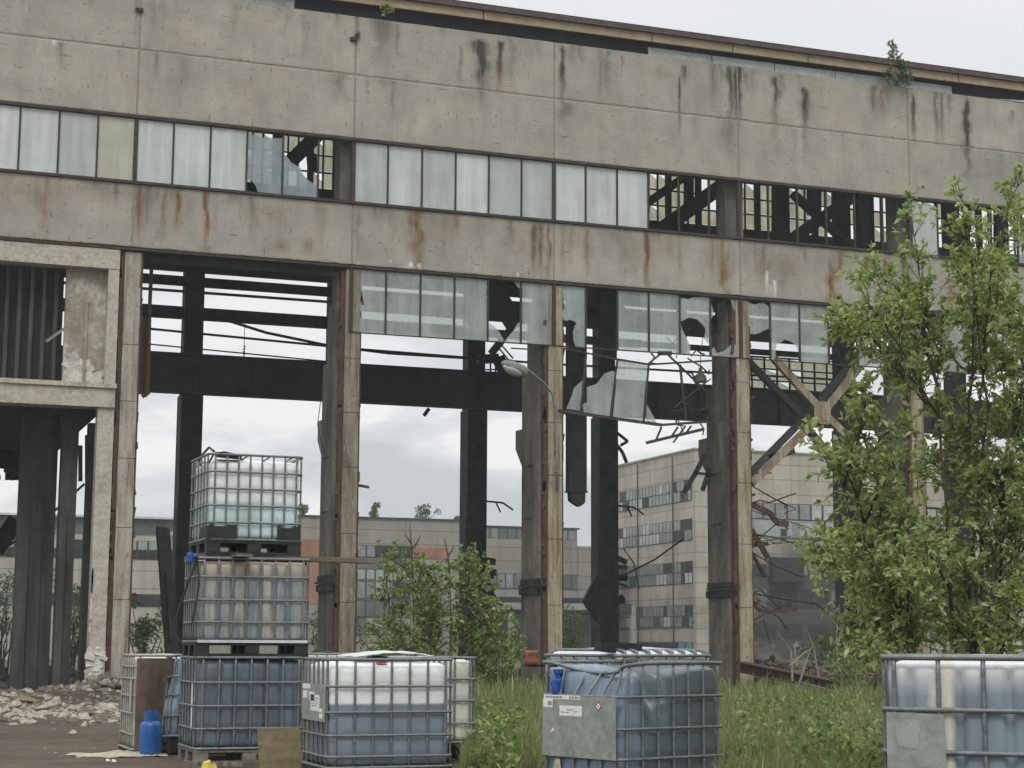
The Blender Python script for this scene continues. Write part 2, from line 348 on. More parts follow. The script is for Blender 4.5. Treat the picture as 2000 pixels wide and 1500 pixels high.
def stains(u, z):
    out = np.zeros((len(u), 4)); out[:, 3] = 1
    for i, (u0, zt, zb, w, ch, s) in enumerate(STREAK):
        k = np.where((np.abs(u-u0) < w*5+.2) & (z < zt+.25) & (z > zb-.3))[0]
        if len(k) == 0: continue
        uu = u[k]; zz = z[k]; t = (zt-zz)/max(.05, zt-zb)
        wob = (vnoise(zz*3.1+i*17, 5)-.5)*w*1.1; ww = w*(.65+.7*vnoise(zz*5+i*9, 6))
        soft = .6 if (w > .17 and ch == 0) else .10
        g = np.exp(-((uu-u0-wob)/ww)**2)*np.clip((t+.06)/soft, 0, 1)*np.clip((1.12-t)/.75, 0, 1)
        g *= .7+.5*vnoise(uu*40+i, 7)
        out[k, ch] = np.maximum(out[k, ch], g*s)
    return np.clip(out, 0, 1)
def panel(u0, u1, z0, z1, parent, y=0.0, th=.24, step=.04, ragged=.018):
    """one precast wall panel: a box whose front is finely divided so that it carries its own stains"""
    g = .026; u0 += g; u1 -= g; z0 += g*.6; z1 -= g*.6
    nu = max(2, int((u1-u0)/step)); nz = max(2, int((z1-z0)/step))
    U, Zz = np.meshgrid(np.linspace(u0, u1, nu+1), np.linspace(z0, z1, nz+1))
    jag = (vnoise(U[0]*6, 31+int(u0*3))-.5)*2*ragged+np.where(vnoise(U[0]*2.2, 77+int(u0)) > .86, .035, 0)*vnoise(U[0]*9, 3)
    Zz[0] += np.abs(jag)*1.2; Zz[-1] -= np.abs(np.roll(jag, 7))*.6
    Yy = np.full_like(U, y)+(vnoise(U.ravel()*2+Zz.ravel()*3, 9).reshape(U.shape)-.5)*.004
    Yy[0] += .006; Yy[-1] += .006; Yy[:, 0] += .006; Yy[:, -1] += .006
    V = np.stack([U.ravel(), Yy.ravel(), Zz.ravel()], 1); n = len(V); W = nu+1
    q = np.arange(nz)[:, None]*W+np.arange(nu)[None]; q = q.ravel()
    F = np.stack([q, q+1, q+W+1, q+W], 1).tolist()
    back = [(u0, y+th, z0), (u1, y+th, z0), (u1, y+th, z1), (u0, y+th, z1)]
    bot = list(range(W)); top = [nz*W+i for i in range(W)]; lf = [j*W for j in range(nz+1)]; rt = [j*W+nu for j in range(nz+1)]
    F += [[n+3, n+2, n+1, n], bot[::-1]+[n, n+1], top+[n+2, n+3], lf+[n+3, n], rt[::-1]+[n+1, n+2]]
    me = bpy.data.meshes.new('wall_panel'); me.from_pydata(V.tolist()+back, [], F); me.materials.append(MAT['concrete'])
    ca = me.color_attributes.new('stain', 'FLOAT_COLOR', 'POINT'); c = stains(V[:, 0], V[:, 2]); c = np.vstack([c, [[0, 0, 0, 1]]*4])
    ca.data.foreach_set('color', c.ravel()); me.update()
    o = bpy.data.objects.new('wall_panel', me); COL.objects.link(o); o.parent = parent; return o

# ------------------------------------------------------------------ the factory hall
hall = empty('factory_hall', (0, 0, 0))
tag(hall, 'derelict concrete factory hall with rust-streaked panel bands and broken strip windows', 'factory')
PAN = []
for k in range(-2, 6):
    u0, u1 = 6*k, 6*k+6
    for (a, b) in ((ZB, Z1), (Z2, Z3), (Z3, Z4)): PAN.append(panel(u0, u1, a, b, hall, step=.04 if -1 <= k <= 4 else .15))
mb = MB()                                      # joint filler behind the panels
for (a, b) in ((ZB+.03, Z1-.03), (Z2+.03, Z4-.03)): mb.box(-12, 36, .016, .15, a, b)
mb.build('joint_filler', MAT['joint'], hall)
mb = MB()                                      # ledges and rails over and under the glass bands
for z, h, d in ((Z1+.03, .075, .06), (Z2-.03, .085, .05), (ZB-.05, .07, .04), (9.69, .05, .05)):
    if z > 10: mb.box(-12, 36, -d, .12, z-h/2, z+h/2)
mb.build('window_rail', MAT['sash'], hall)

def windowband(k, z0, z1, states, name_label=None, postw=.11, frame_bottom=False):
    """one bay of sashes: frame (the part) and the panes still in it (sub-parts)"""
    u0 = 6*k; n = 6; w = 1.0; m = MB()
    for i in range(n+1):
        if i in (0,): m.box(u0-postw/2, u0+postw/2, -.015, .10, z0, z1)
        elif i < n and not (states[i] is None and states[i-1] is None and z0 < 11 and random.random() < .5): m.box(u0+i*w-.024, u0+i*w+.024, .0, .075, z0, z1)
    m.box(u0+.056, u0+5.944, .004, .07, z1-.02, z1+.012); m.box(u0+.056, u0+5.944, .004, .07, z0-.012, z0+.018)
    fr = m.build('window_frame', MAT['sash'], hall)
    for i, s in enumerate(states):
        if s is None: continue
        mat, polys = (s, [[(0,0),(1,0),(1,1),(0,1)]]) if isinstance(s, str) else s
        a = u0+i*w+(.05 if i == 0 else .024); b = u0+(i+1)*w-.024
        if i == 5: b = u0+6-.05
        g = MB(); ty = random.uniform(-.006, .006)
        for p in polys:
            q = []
            for j, (x, z) in enumerate(p):
                x2, z2 = p[(j+1) % len(p)]
                onb = (x in (0, 1) and x == x2) or (z in (0, 1) and z == z2)
                q.append((x, z))
                if not onb:
                    L = math.hypot(x2-x, z2-z); nn = int(L/.16)
                    for t in range(1, nn+1):
                        f = t/(nn+1); q.append((x+(x2-x)*f+random.uniform(-.018, .018), z+(z2-z)*f+random.uniform(-.018, .018)))
            if len(p) > 4 or not isinstance(s, str): pass
            if mat == 'pane_white': mat = random.choice(['pane_white', 'pane_white', 'pane_white2', 'pane_white3'])
            y = .04+ty
            g.prism([(a+x*(b-a), y+(z-.5)*random.uniform(-.004, .004), z0+z*(z1-z0)) for x, z in q], (0, 1, 0), .005)
        o = g.build('glass_pane', MAT[mat], fr)
        if not isinstance(s, str): part(o, 'broken pane with jagged edges')
    return fr
W, Yw, T, C_ = 'pane_white', 'pane_yellow', 'pane_teal', 'pane_clear'
windowband(-2, Z1+.065, Z2-.07, [W]*6)
windowband(-1, Z1+.065, Z2-.07, [W, W, W, W, W, Yw])
windowband(0, Z1+.065, Z2-.07, [W, W, W,
    (C_, [[(0,.22),(.12,.2),(.25,.12),(.36,0),(1,0),(1,.93),(.42,.9),(0,.96)]]),
    (C_, [[(0,0),(1,0),(1,.22),(.62,.33),(.5,.48),(.22,.55),(.05,.66),(0,.68)]]), None])
windowband(1, Z1+.065, Z2-.07, [W]*6)
windowband(2, Z1+.065, Z2-.07, [W, W, W, (C_, [[(0,.28),(.1,.32),(.06,.42),(.2,.22),(0,.12)]]), None, None])
windowband(3, Z1+.065, Z2-.07, [None]*6)
windowband(4, Z1+.065, Z2-.07, [(W, [[(0,0),(1,0),(1,.92),(.6,.98),(.35,.94),(.1,1),(0,1)]]), None, None, None, (T, [[(0,0),(1,0),(1,.3),(.4,.6),(0,.5)]]), None])
windowband(5, Z1+.065, Z2-.07, [W, None, None, W, W, None])
LZ0, LZ1 = 9.72, ZB-.085
windowband(1, LZ0, LZ1, [T, T, T, T, (T, [[(0,0),(.45,0),(.5,.04),(.32,.18),(.12,.27),(0,.3)], [(.5,.0),(1,0),(1,.34),(.85,.26),(.66,.12)], [(.8,1),(1,1),(1,.88),(.93,.9)]]), T], frame_bottom=True)
windowband(2, LZ0, LZ1, [(T, [[(0,0),(.22,0),(.28,.12),(.18,.3),(.14,.42),(.5,.44),(.72,.4),(.6,.25),(.62,.1),(.7,0),(1,0),(1,1),(0,1)]]), None, T, T,
    (T, [[(0,.0),(.3,0),(.34,.14),(.12,.36),(.02,.5),(0,.5)], [(0,.54),(.3,.62),(.58,.6),(.86,.46),(.8,.28),(.95,.2),(1,.3),(1,1),(0,.92)]]),
    (T, [[(0,0),(1,0),(1,.2),(.75,.24),(.45,.1),(.2,.06),(.1,.16),(0,.1)], [(.7,1),(1,1),(1,.72),(.85,.8)], [(0,.6),(.12,.72),(.06,.84),(0,.9)]])], frame_bottom=True)
windowband(3, LZ0, LZ1, [(T, [[(0,0),(.3,.02),(.1,.3),(0,.34)], [(.02,.36),(.2,.42),(.6,.44),(.9,.52),(1,.54),(1,.9),(.8,.97),(.4,.93),(.1,1),(0,1)]]),
    (T, [[(0,0),(.08,.0),(.2,.28),(.5,.37),(.85,.3),(1,.16),(1,1),(0,1)]]), T, None,
    (T, [[(0,0),(1,0),(1,.3),(.3,.24),(0,.4)], [(0,.7),(.4,.62),(.7,.7),(1,.62),(1,1),(0,1)]]), None], frame_bottom=True)
windowband(4, LZ0, LZ1, [None, (T, [[(0,0),(1,0),(1,1),(.3,1),(0,.7)]]), T, (T, [[(0,.2),(.5,.3),(1,.1),(1,1),(0,1)]]), T, None], frame_bottom=True)
windowband(5, LZ0, LZ1, [T, None, T, T, None, T], frame_bottom=True)

for px_, py_ in ((272, 20), (690, 77), (697, 70)):
    q = at(px_, py_, 0); MB().obox((q[0], -.03, q[2]), (.20 if px_ != 697 else .08, .09, .09), (0, random.uniform(-.1, .1), 0)).build('anchor_lug', MAT['sash'], hall)
# eaves: fascia boards, metal drip edge, dark gap, zinc strip, roof slab
roof = MB(); zr0, zr1 = 19.42, 23.4
roof.add([(-12,-.22,zr0),(36,-.22,zr0),(48,24.7,zr1),(-12,24.7,zr1),(-12,-.22,zr0+.12),(36,-.22,zr0+.12),(48,24.7,zr1+.3),(-12,24.7,zr1+.3)],
         [(0,3,2,1),(4,5,6,7),(0,1,5,4),(1,2,6,5),(2,3,7,6),(3,0,4,7)])
roof = roof.build('roof', MAT['soot'], hall)
MB().box(-12, 36, -.30, -.224, 19.335, 19.47).build('drip_edge', MAT['roof_edge'], roof)
js = [-12, -1.1, 4.3, 9.72, 15.06, 17.75, 20.35, 25.8, 30.9, 36]
for a, b in zip(js[:-1], js[1:]):
    m = MB(); m.box(a+.02, b-.02, -.20, -.12, 19.08, 19.335); m.build('fascia_panel', MAT['fascia'], roof)
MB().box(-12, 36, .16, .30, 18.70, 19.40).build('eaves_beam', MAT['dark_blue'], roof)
for a, b in ((-12, 4.25), (15.05, 25.75)):
    n = int((b-a)/2.0)
    for i in range(n):
        x0 = a+(b-a)*i/n; x1 = a+(b-a)*(i+1)/n
        m = MB(); m.obox(((x0+x1)/2, .09+random.uniform(-.01, .02), 18.90+random.uniform(-.02, .01)), (x1-x0-.03, .025, .24), (random.uniform(-.08, .08), random.uniform(-.006, .004), 0)); m.build('zinc_flashing', MAT['zinc'], roof)
m = MB(); m.prism([(27.2,.0,18.76),(28.5,-.02,18.77),(28.6,0,18.9),(28.3,0,18.82)], (0,1,0), .02); m.build('zinc_flashing', MAT['zinc'], roof)

# near columns: burnt crane column behind, cladding post in front
def column(k):
    u = 6*k; c = MB()
    x0, x1 = u-.34, u+.34
    c.box(x0, x1, .33, 1.66, 0, 9.0); c.box(x0+.02, x1-.02, .33, 1.30, 9.0, 10.6); c.box(x0+.04, x1-.04, .33, .95, 10.6, 19.3)
    if k > 0:
        for z, h in ((6.35, .10), (4.85, .07)): c.box(x0-.035, x0-.002, .75, 1.35, z, z+h)
    col = c.build('column', MAT['column_concrete'], hall)
    p = MB(); pz = [0, 2.35, 4.2, 6.0, 7.5, 9.0, ZB-.12]; pu0, pu1 = u-.15, u+.27
    for a, b in zip(pz[:-1], pz[1:]):
        j = random.uniform(-.008, .008); p.box(pu0+j, pu1+j, .02+abs(j), .30, a+.008, b-.008)
    p.build('cladding_post', MAT['post_pale'] if k == 0 else MAT['post_tan'] if k in (2, 3, 4) else MAT['post_brown'], col)
    e = MB(); e.box(u-.27, u-.155, .06, .27, 0, ZB-.15); e.box(u+.275, u+.32, .05, .28, 0, ZB-.15)
    for i in range(16):
        z = random.uniform(.3, 11); e.obox((u+.285+random.uniform(-.02, .03), .035, z), (.06, .02, random.uniform(.08, .4)), (0, random.uniform(-.2, .2), 0))
    for i in range(22):
        z = random.uniform(.5, 11); e.obox((u-.25+random.uniform(-.05, .02), .045, z), (.10, .02, random.uniform(.1, .4)), (0, random.uniform(-.2, .2), 0))
    part(e.build('edge_channel', MAT['rust'], col), 'rusted steel channel along the edge of the post')
    if k > 0:
        g = MB(); g.prism([(x0+.06, 1.66, 7.5), (x0+.06, 2.35, 7.5), (x0+.06, 2.35, 6.95), (x0+.06, 1.66, 6.25)], (1, 0, 0), .55); g.build('corbel', MAT['column_concrete'], col)
        b = MB(); b.box(x0-.06, x1-.06, .28, 1.72, 2.66, 2.86); b.box(x0-.03, x1-.08, .30, 1.69, 2.94, 3.10); b.obox((x0-.05, .7, 2.90), (.06, 1.6, .05), (0, 0, .1))
        part(b.build('collar', MAT['soot'], col), 'charred band clamped round the column')
        s = MB()
        for i in range(5):
            z = random.uniform(4, 8.6); a = (u+.30, .25, z); q = Vector((random.uniform(.15, .55), random.uniform(-.1, .2), random.uniform(-.15, .12)))
            if k == 3 or i < 1: MB().beam(a, Vector(a)+q, .05, .07).build('torn_bracket', MAT['rust'], col)
    return col
for k in range(0, 6): column(k)

# far side of the hall
Yf = 24.0
for k in range(0, 9):
    u = 6*k-.15; m = MB(); m.box(u-.38, u+.38, Yf-.4, Yf+.35, 11.0, 16.1); m.box(u-.44, u+.42, Yf-.6, Yf+.4, 0, 11.0)
    m.box(u-.47, u-.44, Yf-.5, Yf+.2, 2.5, 6.5)
    c = m.build('far_column', MAT['soot'], hall)
    if k in (3, 4, 6):
        s = MB()
        for i in range(9): s.obox((u+.55, Yf-.5, random.uniform(2.2, 5.0)), (random.uniform(.2, .7), .12, random.uniform(.08, .3)), (0, random.uniform(-.5, .5), 0))
        for z in (7.1,): s.beam((u+.4, Yf-.6, z+.05), (u+1.1, Yf-.7, z), .08, .07); s.beam((u+1.1, Yf-.7, z), (u+1.55, Yf-.7, z-.28), .07, .06); s.beam((u+.8, Yf-.7, z), (u+1.0, Yf-.7, z-.4), .06, .05)
        s.build('torn_bracket', MAT['soot'], c)
m = MB(); m.box(-6, 48, Yf-.85, Yf-.79, 11.0, 12.55); m.box(-6, 48, Yf-1.05, Yf-.6, 12.50, 12.58); m.box(-6, 48, Yf-1.05, Yf-.6, 10.98, 11.05)
for i in range(-3, 25): m.box(2*i, 2*i+.04, Yf-.95, Yf-.86, 11.05, 12.5)
m.build('crane_girder', MAT['backlit_steel'], hall)
m = MB(); m.box(-6, 48, Yf, Yf+.3, 16.1, 20.02); m.box(-6, 48, Yf, Yf+.3, 22.28, 23.3); m.build('far_wall', MAT['soot'], hall)  # far wall bands: interior shade is put into their dark colour
m = MB()
m.box(-6, 22, Yf-.1, Yf+.1, 15.48, 15.86); m.box(-6, 17.3, Yf-.06, Yf+.04, 15.20, 15.30); m.box(-6, 17.3, Yf-.2, Yf+.12, 14.12, 14.60)
m.box(22, 48, Yf-.1, Yf+.1, 15.5, 15.9); m.box(17.9, 48, Yf-.08, Yf+.08, 14.25, 14.5)
m.build('wall_rail', MAT['soot'], hall)
# glazed grids of the far wall, high strip and one low strip
def gridwin(u0, u1, z0, z1, du, dz, holes=.1, mat='pane_far', Y=Yf+.1):
    f = MB(); g = MB(); nu = max(1, int(round((u1-u0)/du))); nz = max(1, int(round((z1-z0)/dz)))
    for i in range(nu+1): x = u0+(u1-u0)*i/nu; f.box(x-.035, x+.035, Y, Y+.07, z0, z1)
    for j in range(nz+1): z = z0+(z1-z0)*j/nz; f.box(u0, u1, Y+.075, Y+.13, z-.035, z+.035)
    for i in range(nu):
        for j in range(nz):
            if random.random() < holes: continue
            a = u0+(u1-u0)*i/nu+.035; b = u0+(u1-u0)*(i+1)/nu-.035; c = z0+(z1-z0)*j/nz+.035; d = z0+(z1-z0)*(j+1)/nz-.035
            if random.random() < .25: g.prism([(a,Y+.03,c),(b,Y+.03,c),(b,Y+.03,c+(d-c)*random.uniform(.3,.8)),(a,Y+.03,d)], (0,1,0), .006)
            else: g.prism([(a,Y+.03,c),(b,Y+.03,c),(b,Y+.03,d),(a,Y+.03,d)], (0,1,0), .006)
    fr = f.build('window_frame', MAT['soot'], hall)
    if g.v: g.build('glass_pane', MAT[mat], fr)
for k in range(-1, 8):
    b = 6*k
    for (a, c) in ((.42, 1.5), (1.7, 3.0), (3.2, 4.5), (4.7, 5.58)):
        gridwin(b+a, b+c, 20.05, 22.25, .5, .73, .12 if k < 6 else .75)
m = MB()
for k in range(-1, 9):
    b = 6*k
    for (a, c) in ((-.42, .42), (1.5, 1.7), (3.0, 3.2), (4.5, 4.7)):
        if c > a: MB().box(b+a, b+c, Yf, Yf+.3, 20.02, 22.28).build('far_pier', MAT['soot'], hall)
gridwin(29.9, 35.7, 12.6, 14.2, .62, .53, .12)
# roof steel and bracing under the roof
def steel(name, Y, segs, mat='backlit_steel'):
    for x0, y0, x1, y1, w in segs:
        MB().beam(at(x0, y0, Y), at(x1, y1, Y), .3, w, up=(0, 0, 1)).build(name, MAT[mat], hall)
steel('roof_brace', 12, [(1262, 470, 1425, 352, .55), (1345, 340, 1262, 398, .3), (1345, 345, 1345, 400, .28)])
steel('roof_brace', 14, [(1520, 340, 1520, 480, .45), (1535, 475, 1665, 385, .45), (1548, 378, 1660, 480, .28), (1682, 360, 1682, 480, .5), (1590, 365, 1590, 420, .5)])
steel('roof_brace', 13, [(622, 262, 565, 318, .5), (608, 302, 611, 335, .30), (545, 255, 545, 345, .25)])
steel('roof_brace', 15, [(1850, 420, 1900, 510, .5), (1860, 400, 1990, 395, .5), (1950, 390, 1950, 520, .3)])
steel('roof_brace', 16, [(960, 560, 1010, 640, .7), (1000, 640, 960, 690, .25), (1150, 560, 1150, 600, .4), (1190, 560, 1188, 700, .6), (1235, 640, 1190, 580, .4), (1330, 560, 1332, 690, .3)])
steel('roof_purlin', 20, [(690, 592, 1660, 668, .55), (690, 632, 1250, 672, .30), (1060, 548, 1660, 605, .5)])
m = MB()
for y, a in ((682, 700), (712, 700)):
    m.tube([at(290+0*a, y-40, 21), at(700, y, 21), at(1060, y+28, 21), at(1640, y+60, 21)], .05 if y < 700 else .03, 5)
m.tube([at(415, 617, 20), at(520, 650, 20), at(640, 675, 20), at(760, 690, 20), at(1000, 705, 20)], .06, 5)
m.build('crane_cable', MAT['soot'], hall)

# bent steel torn loose round the fourth column and the far columns
def scrap(pts, Y, w, mat='rust', th=.06):
    m = MB()
    for a, b in zip(pts[:-1], pts[1:]): m.beam(at(*a, Y), at(*b, Y), th, w)
    return m.build('torn_bracket', MAT[mat], hall)
scrap([(1468, 985), (1505, 1003), (1518, 1022), (1540, 1024)], .4, .17); scrap([(1468, 1035), (1500, 1090)], .4, .16); scrap([(1466, 1065), (1500, 1062)], .5, .12, 'soot'); scrap([(1468, 1080), (1494, 1126)], .6, .10, 'soot')
scrap([(1466, 1172), (1484, 1192), (1502, 1196), (1556, 1190)], .4, .10); scrap([(1378, 886), (1358, 925), (1336, 962)], 1.4, .14, 'soot'); scrap([(1356, 924), (1384, 926)], 1.4, .08, 'soot'); scrap([(1386, 915), (1372, 958)], 1.4, .13, 'soot')
scrap([(1206, 846), (1226, 862), (1212, 870)], 22.5, .12, 'soot'); scrap([(1204, 868), (1216, 884), (1224, 904)], 22.5, .14, 'soot'); scrap([(838, 798), (828, 812)], 22.5, .15, 'soot')
m = MB(); m.prism([at(x, y, 22.7) for x, y in ((1168, 1120), (1168, 1215), (1150, 1190), (1140, 1174), (1152, 1150))], (0, 1, 0), .2); m.build('torn_bracket', MAT['soot'], hall)
scrap([(-10, 1075), (8, 1050), (32, 1016)], 12, .55, 'soot', .5)
for i in range(34):
    if i < 14: x_, y_ = random.uniform(1275, 1395), random.uniform(640, 830); Y_ = random.uniform(-.1, 1.5); sc = 26
    else: x_, y_ = random.uniform(1466, 1560), random.uniform(930, 1270); Y_ = random.uniform(.3, 6); sc = 38
    p0 = (x_, y_); p1 = (x_+random.gauss(8, sc), y_+random.gauss(4, sc)); p2 = (p1[0]+random.gauss(6, sc*.6), p1[1]+random.gauss(8, sc*.6))
    if i >= 14: p0 = (1464, y_-random.uniform(5, 30)); Y_ = .35
    MB().tube([at(*p0, Y_), at((p0[0]+p1[0])/2+random.gauss(0, 4), (p0[1]+p1[1])/2+random.gauss(0, 4), Y_), at(*p1, Y_+.3), at(*p2, Y_+.5)], random.uniform(.012, .03), 5).build('bent_rod', MAT['rust' if i % 3 else 'soot'], hall)
for nm, lab, pts, Y, r in (('loose_cable', 'thin cable slanting down across the dark passage of the first bay', ((-20, 1092), (80, 1022), (165, 945)), 5, .035), ('loose_cable', 'thin wire sagging from the far column towards the office block', ((1206, 1130), (1280, 1092), (1335, 1052)), 23, .04), ('loose_cable', 'curled wire hanging beside the far column before the office block', ((1218, 1072), (1238, 1100), (1248, 1150)), 23, .03),
        ('loose_cable', 'thin wire hanging from the window band just left of the second column', ((628, 770), (620, 830), (634, 890)), 1.2, .012)):
    tag(MB().tube([at(*p, Y) for p in pts], r, 5).build(nm, MAT['soot']), lab, 'cable')

# X bracing in the bay right of the fourth column
def xbrace(Y, segs, c, w, mat, plate):
    m = MB()
    for x0, y0, x1, y1 in segs: m.beam(at(x0, y0, Y), at(x1, y1, Y), .16, w)
    b = m.build('cross_brace', MAT[mat], hall)
    cc = at(*c, Y-.11); g = MB(); r = plate
    g.prism([(cc[0]+r*math.cos(a)*1.0, cc[1], cc[2]+r*1.25*math.sin(a)) for a in [rad(q) for q in (20, 70, 110, 160, 200, 250, 290, 340)]], (0, 1, 0), .03)
    g.build('gusset_plate', MAT[mat], b)
xbrace(.55, [(1508, 696, 1602, 800), (1602, 812, 1468, 944), (1612, 800, 1700, 690), (1612, 812, 1760, 955)], (1607, 806), .22, 'post_tan', .30)
xbrace(1.35, [(1461, 706, 1566, 812), (1562, 826, 1462, 928), (1576, 836, 1660, 935), (1574, 812, 1680, 690), (1500, 895, 1550, 880)], (1570, 822), .20, 'backlit_steel', .24)

# concrete infill of the first bay: two storeys of frame, a louvred opening above a dark passage
inf = MB()
inf.box(-6, -.30, -.02, .5, 10.98, 11.5); inf.box(-.58, -.30, .0, .5, 7.9, 10.98); inf.box(-6, -.30, -.06, .6, 7.3, 7.86); inf.box(-6, -.28, -.12, .3, 7.80, 7.92)
inf.box(-12, -6, -.02, .5, 0, 11.5)
inf = inf.build('infill_frame', MAT['frame_concrete'], hall)
jm = MB(); jm.box(-.72, -.30, .02, .45, 0, 7.3); jm.build('door_jamb', MAT['frame_concrete'], inf)
jp = MB()
for i in range(26): jp.obox((random.uniform(-.70, -.32), random.uniform(.0, .02), random.uniform(.0, 1.15)), (random.uniform(.1, .25), .05, random.uniform(.1, .3)), (random.uniform(-.3, .3), random.uniform(-.6, .6), 0))
for i in range(6): jp.obox((-.70+random.uniform(-.02, .03), .01, random.uniform(1.2, 4.2)), (.05, .03, random.uniform(.2, .7)), (0, 0, 0))
tag(jp.build('loose_plaster', MAT['plaster_white'], inf), 'white crumbling plaster at the foot of the jamb', kind='stuff')
pn = MB(); pn.box(-1.62, -.58, .30, .5, 7.9, 10.98); pn.box(-1.12, -1.04, .25, .30, 7.92, 10.1); pn = pn.build('infill_wall', MAT['plaster'], inf)
pp = MB()
for i in range(40):
    t = random.random(); pp.obox((-1.55+t*.9, .29+random.uniform(-.008, .008), 7.95+random.random()**1.5*(.75-.35*t)), (random.uniform(.08, .28), .03, random.uniform(.08, .25)), (0, random.uniform(-.8, .8), 0))
tag(pp.build('loose_plaster', MAT['plaster_white'], inf), 'white flaking plaster along the sill', kind='stuff')
lv = MB(); lv.box(-6, -1.62, .9, 1.0, 7.9, 10.98)  # dark sheet that stands for the unlit void behind the blades
lv = lv.build('louvre', MAT['soot'], inf)
sl = MB()
for i in range(14): x = -1.83-i*.31; sl.box(x-.05, x+.05, .62, .88, 7.92, 10.95)
sl.build('louvre_blade', MAT['burnt_concrete'], lv)
sb = MB(); sb.beam(at(90, 667, -.15), at(140, 632, -.15), .05, .07); sb.build('loose_bar', MAT['bark_pale'], inf)
fl = MB(); fl.box(-6, -.45, .5, 16, 7.36, 7.75); fl.box(-12, -6, .5, 16, 7.36, 7.75)
for i in range(24): fl.obox((random.uniform(-4.5, -.6), random.uniform(12, 16.5), 7.3-random.uniform(0, .35)), (random.uniform(.2, .9), random.uniform(.3, .8), random.uniform(.2, .8)), (random.uniform(-.3, .3), random.uniform(-.3, .3), 0))
fl.build('floor_slab', MAT['soot'], inf)
def burntcol(x0, x1, Yc, d, ext=()):
    a = at(x0, 1200, Yc)[0]; b = at(x1, 1200, Yc)[0]; m = MB(); m.box(a, b, Yc, Yc+d, -.2, 7.36)
    for (f0, f1, z0, z1, t) in ext: m.box(a+(b-a)*f0, a+(b-a)*f1, Yc-t, Yc, z0, z1)
    m.build('burnt_column', MAT['burnt_concrete'], inf)
burntcol(28, 100, 2.2, .6, ((.48, .66, 0, 5.2, .05), (.0, .3, 0, 7.2, .08)))
burntcol(108, 140, 1.2, .5, ((.0, .45, 0, 4.5, .06),))
burntcol(160, 192, 4.0, .5)
m = MB()
for x, a, b in ((157, 870, 940), (170, 850, 935)): m.tube([at(x, a, 8), at(x, b, 8)], .07, 6)
m.tube([(-1.3, 6, 0), (-1.3, 6, 0.01)], .02, 4)
m.build('hanging_pipe', MAT['rust'], inf)
# torn pipe and gutter beside the first column
m = MB(); m.tube([at(297, 500, .9), at(290, 650, .9), at(284, 775, .9)], .055, 6); m.beam(at(284, 620, 1.0), at(281, 770, 1.0), .12, .3); m.beam(at(278, 775, .9), at(292, 765, .9), .1, .1)
m.build('torn_pipe', MAT['rust'], hall)
m = MB(); m.box(.5, 5.6, .30, .36, ZB-.30, ZB-.02); m.box(.5, 36, .42, .62, ZB-.12, ZB-.03); m.build('soffit_beam', MAT['soot'], hall)

# things that hang in the hall or on its wall
m = MB(); a = at(1112, 672, 2.2); b = at(1146, 672, 2.2)
m.box(a[0], b[0], 2.2, 2.5, at(1125, 960, 2.2)[2], 12.6)
zz = at(1125, 985, 2.2)[2]; z2 = at(1125, 960, 2.2)[2]
m.prism([(a[0]+.04, 2.22, z2), (a[0]+.06, 2.22, zz+.12), (a[0]+.2, 2.22, zz+.02), (a[0]+.36, 2.22, zz-.06), (b[0]-.05, 2.22, zz+.05), (b[0]-.03, 2.22, z2)], (0, 1, 0), .25)
m.box(a[0]-.03, b[0]+.03, 2.18, 2.52, z2-.02, z2+.02)
tag(m.build('hanging_beam', MAT['soot']), 'black steel beam hanging loose between two columns, its lower end torn off', 'beam')

hw = empty('hanging_window', at(1210, 760, -.12))
hb = Vector(at(1210, 760, -.12))
def hp(x, y, Y=-.12): return Vector(at(x, y, Y))-hb
f = MB()
for a, b, w in (((1090, 802), (1292, 830), .09), ((1292, 830), (1432, 820), .07), ((1145, 690), (1134, 805), .05), ((1206, 702), (1192, 815), .05), ((1267, 712), (1257, 826), .05),
                ((1100, 680), (1206, 702), .04), ((1206, 702), (1267, 712), .06), ((1267, 712), (1395, 704), .05), ((1328, 712), (1340, 822), .06), ((1292, 690), (1267, 710), .05), ((1285, 690), (1312, 690), .12), ((1305, 693), (1380, 765), .05),
                ((1262, 865), (1375, 838), .09), ((1282, 858), (1292, 834), .05), ((1312, 852), (1324, 834), .05), ((1340, 846), (1350, 832), .05), ((1388, 740), (1318, 795), .03)):
    f.beam(hp(*a), hp(*b), .05, w)
fo = f.build('frame', MAT['sash'], hw)
for poly in ([(1140, 740), (1136, 803), (1106, 798), (1118, 770), (1121, 758)],
             [(1146, 756), (1165, 750), (1180, 730), (1196, 724), (1204, 728), (1194, 814), (1140, 805), (1138, 790), (1147, 785)],
             [(1208, 705), (1264, 715), (1255, 823), (1197, 814)],
             [(1263, 790), (1272, 805), (1284, 828), (1262, 825)]):
    g = MB(); g.prism([hp(x, y, -.11) for x, y in poly], (0, 1, 0), .006)
    part(g.build('glass_pane', MAT['pane_teal'], fo), 'broken pane with jagged edges')
tag(hw, 'torn window frame with three broken greenish panes hanging askew below the glass band', 'window frame')

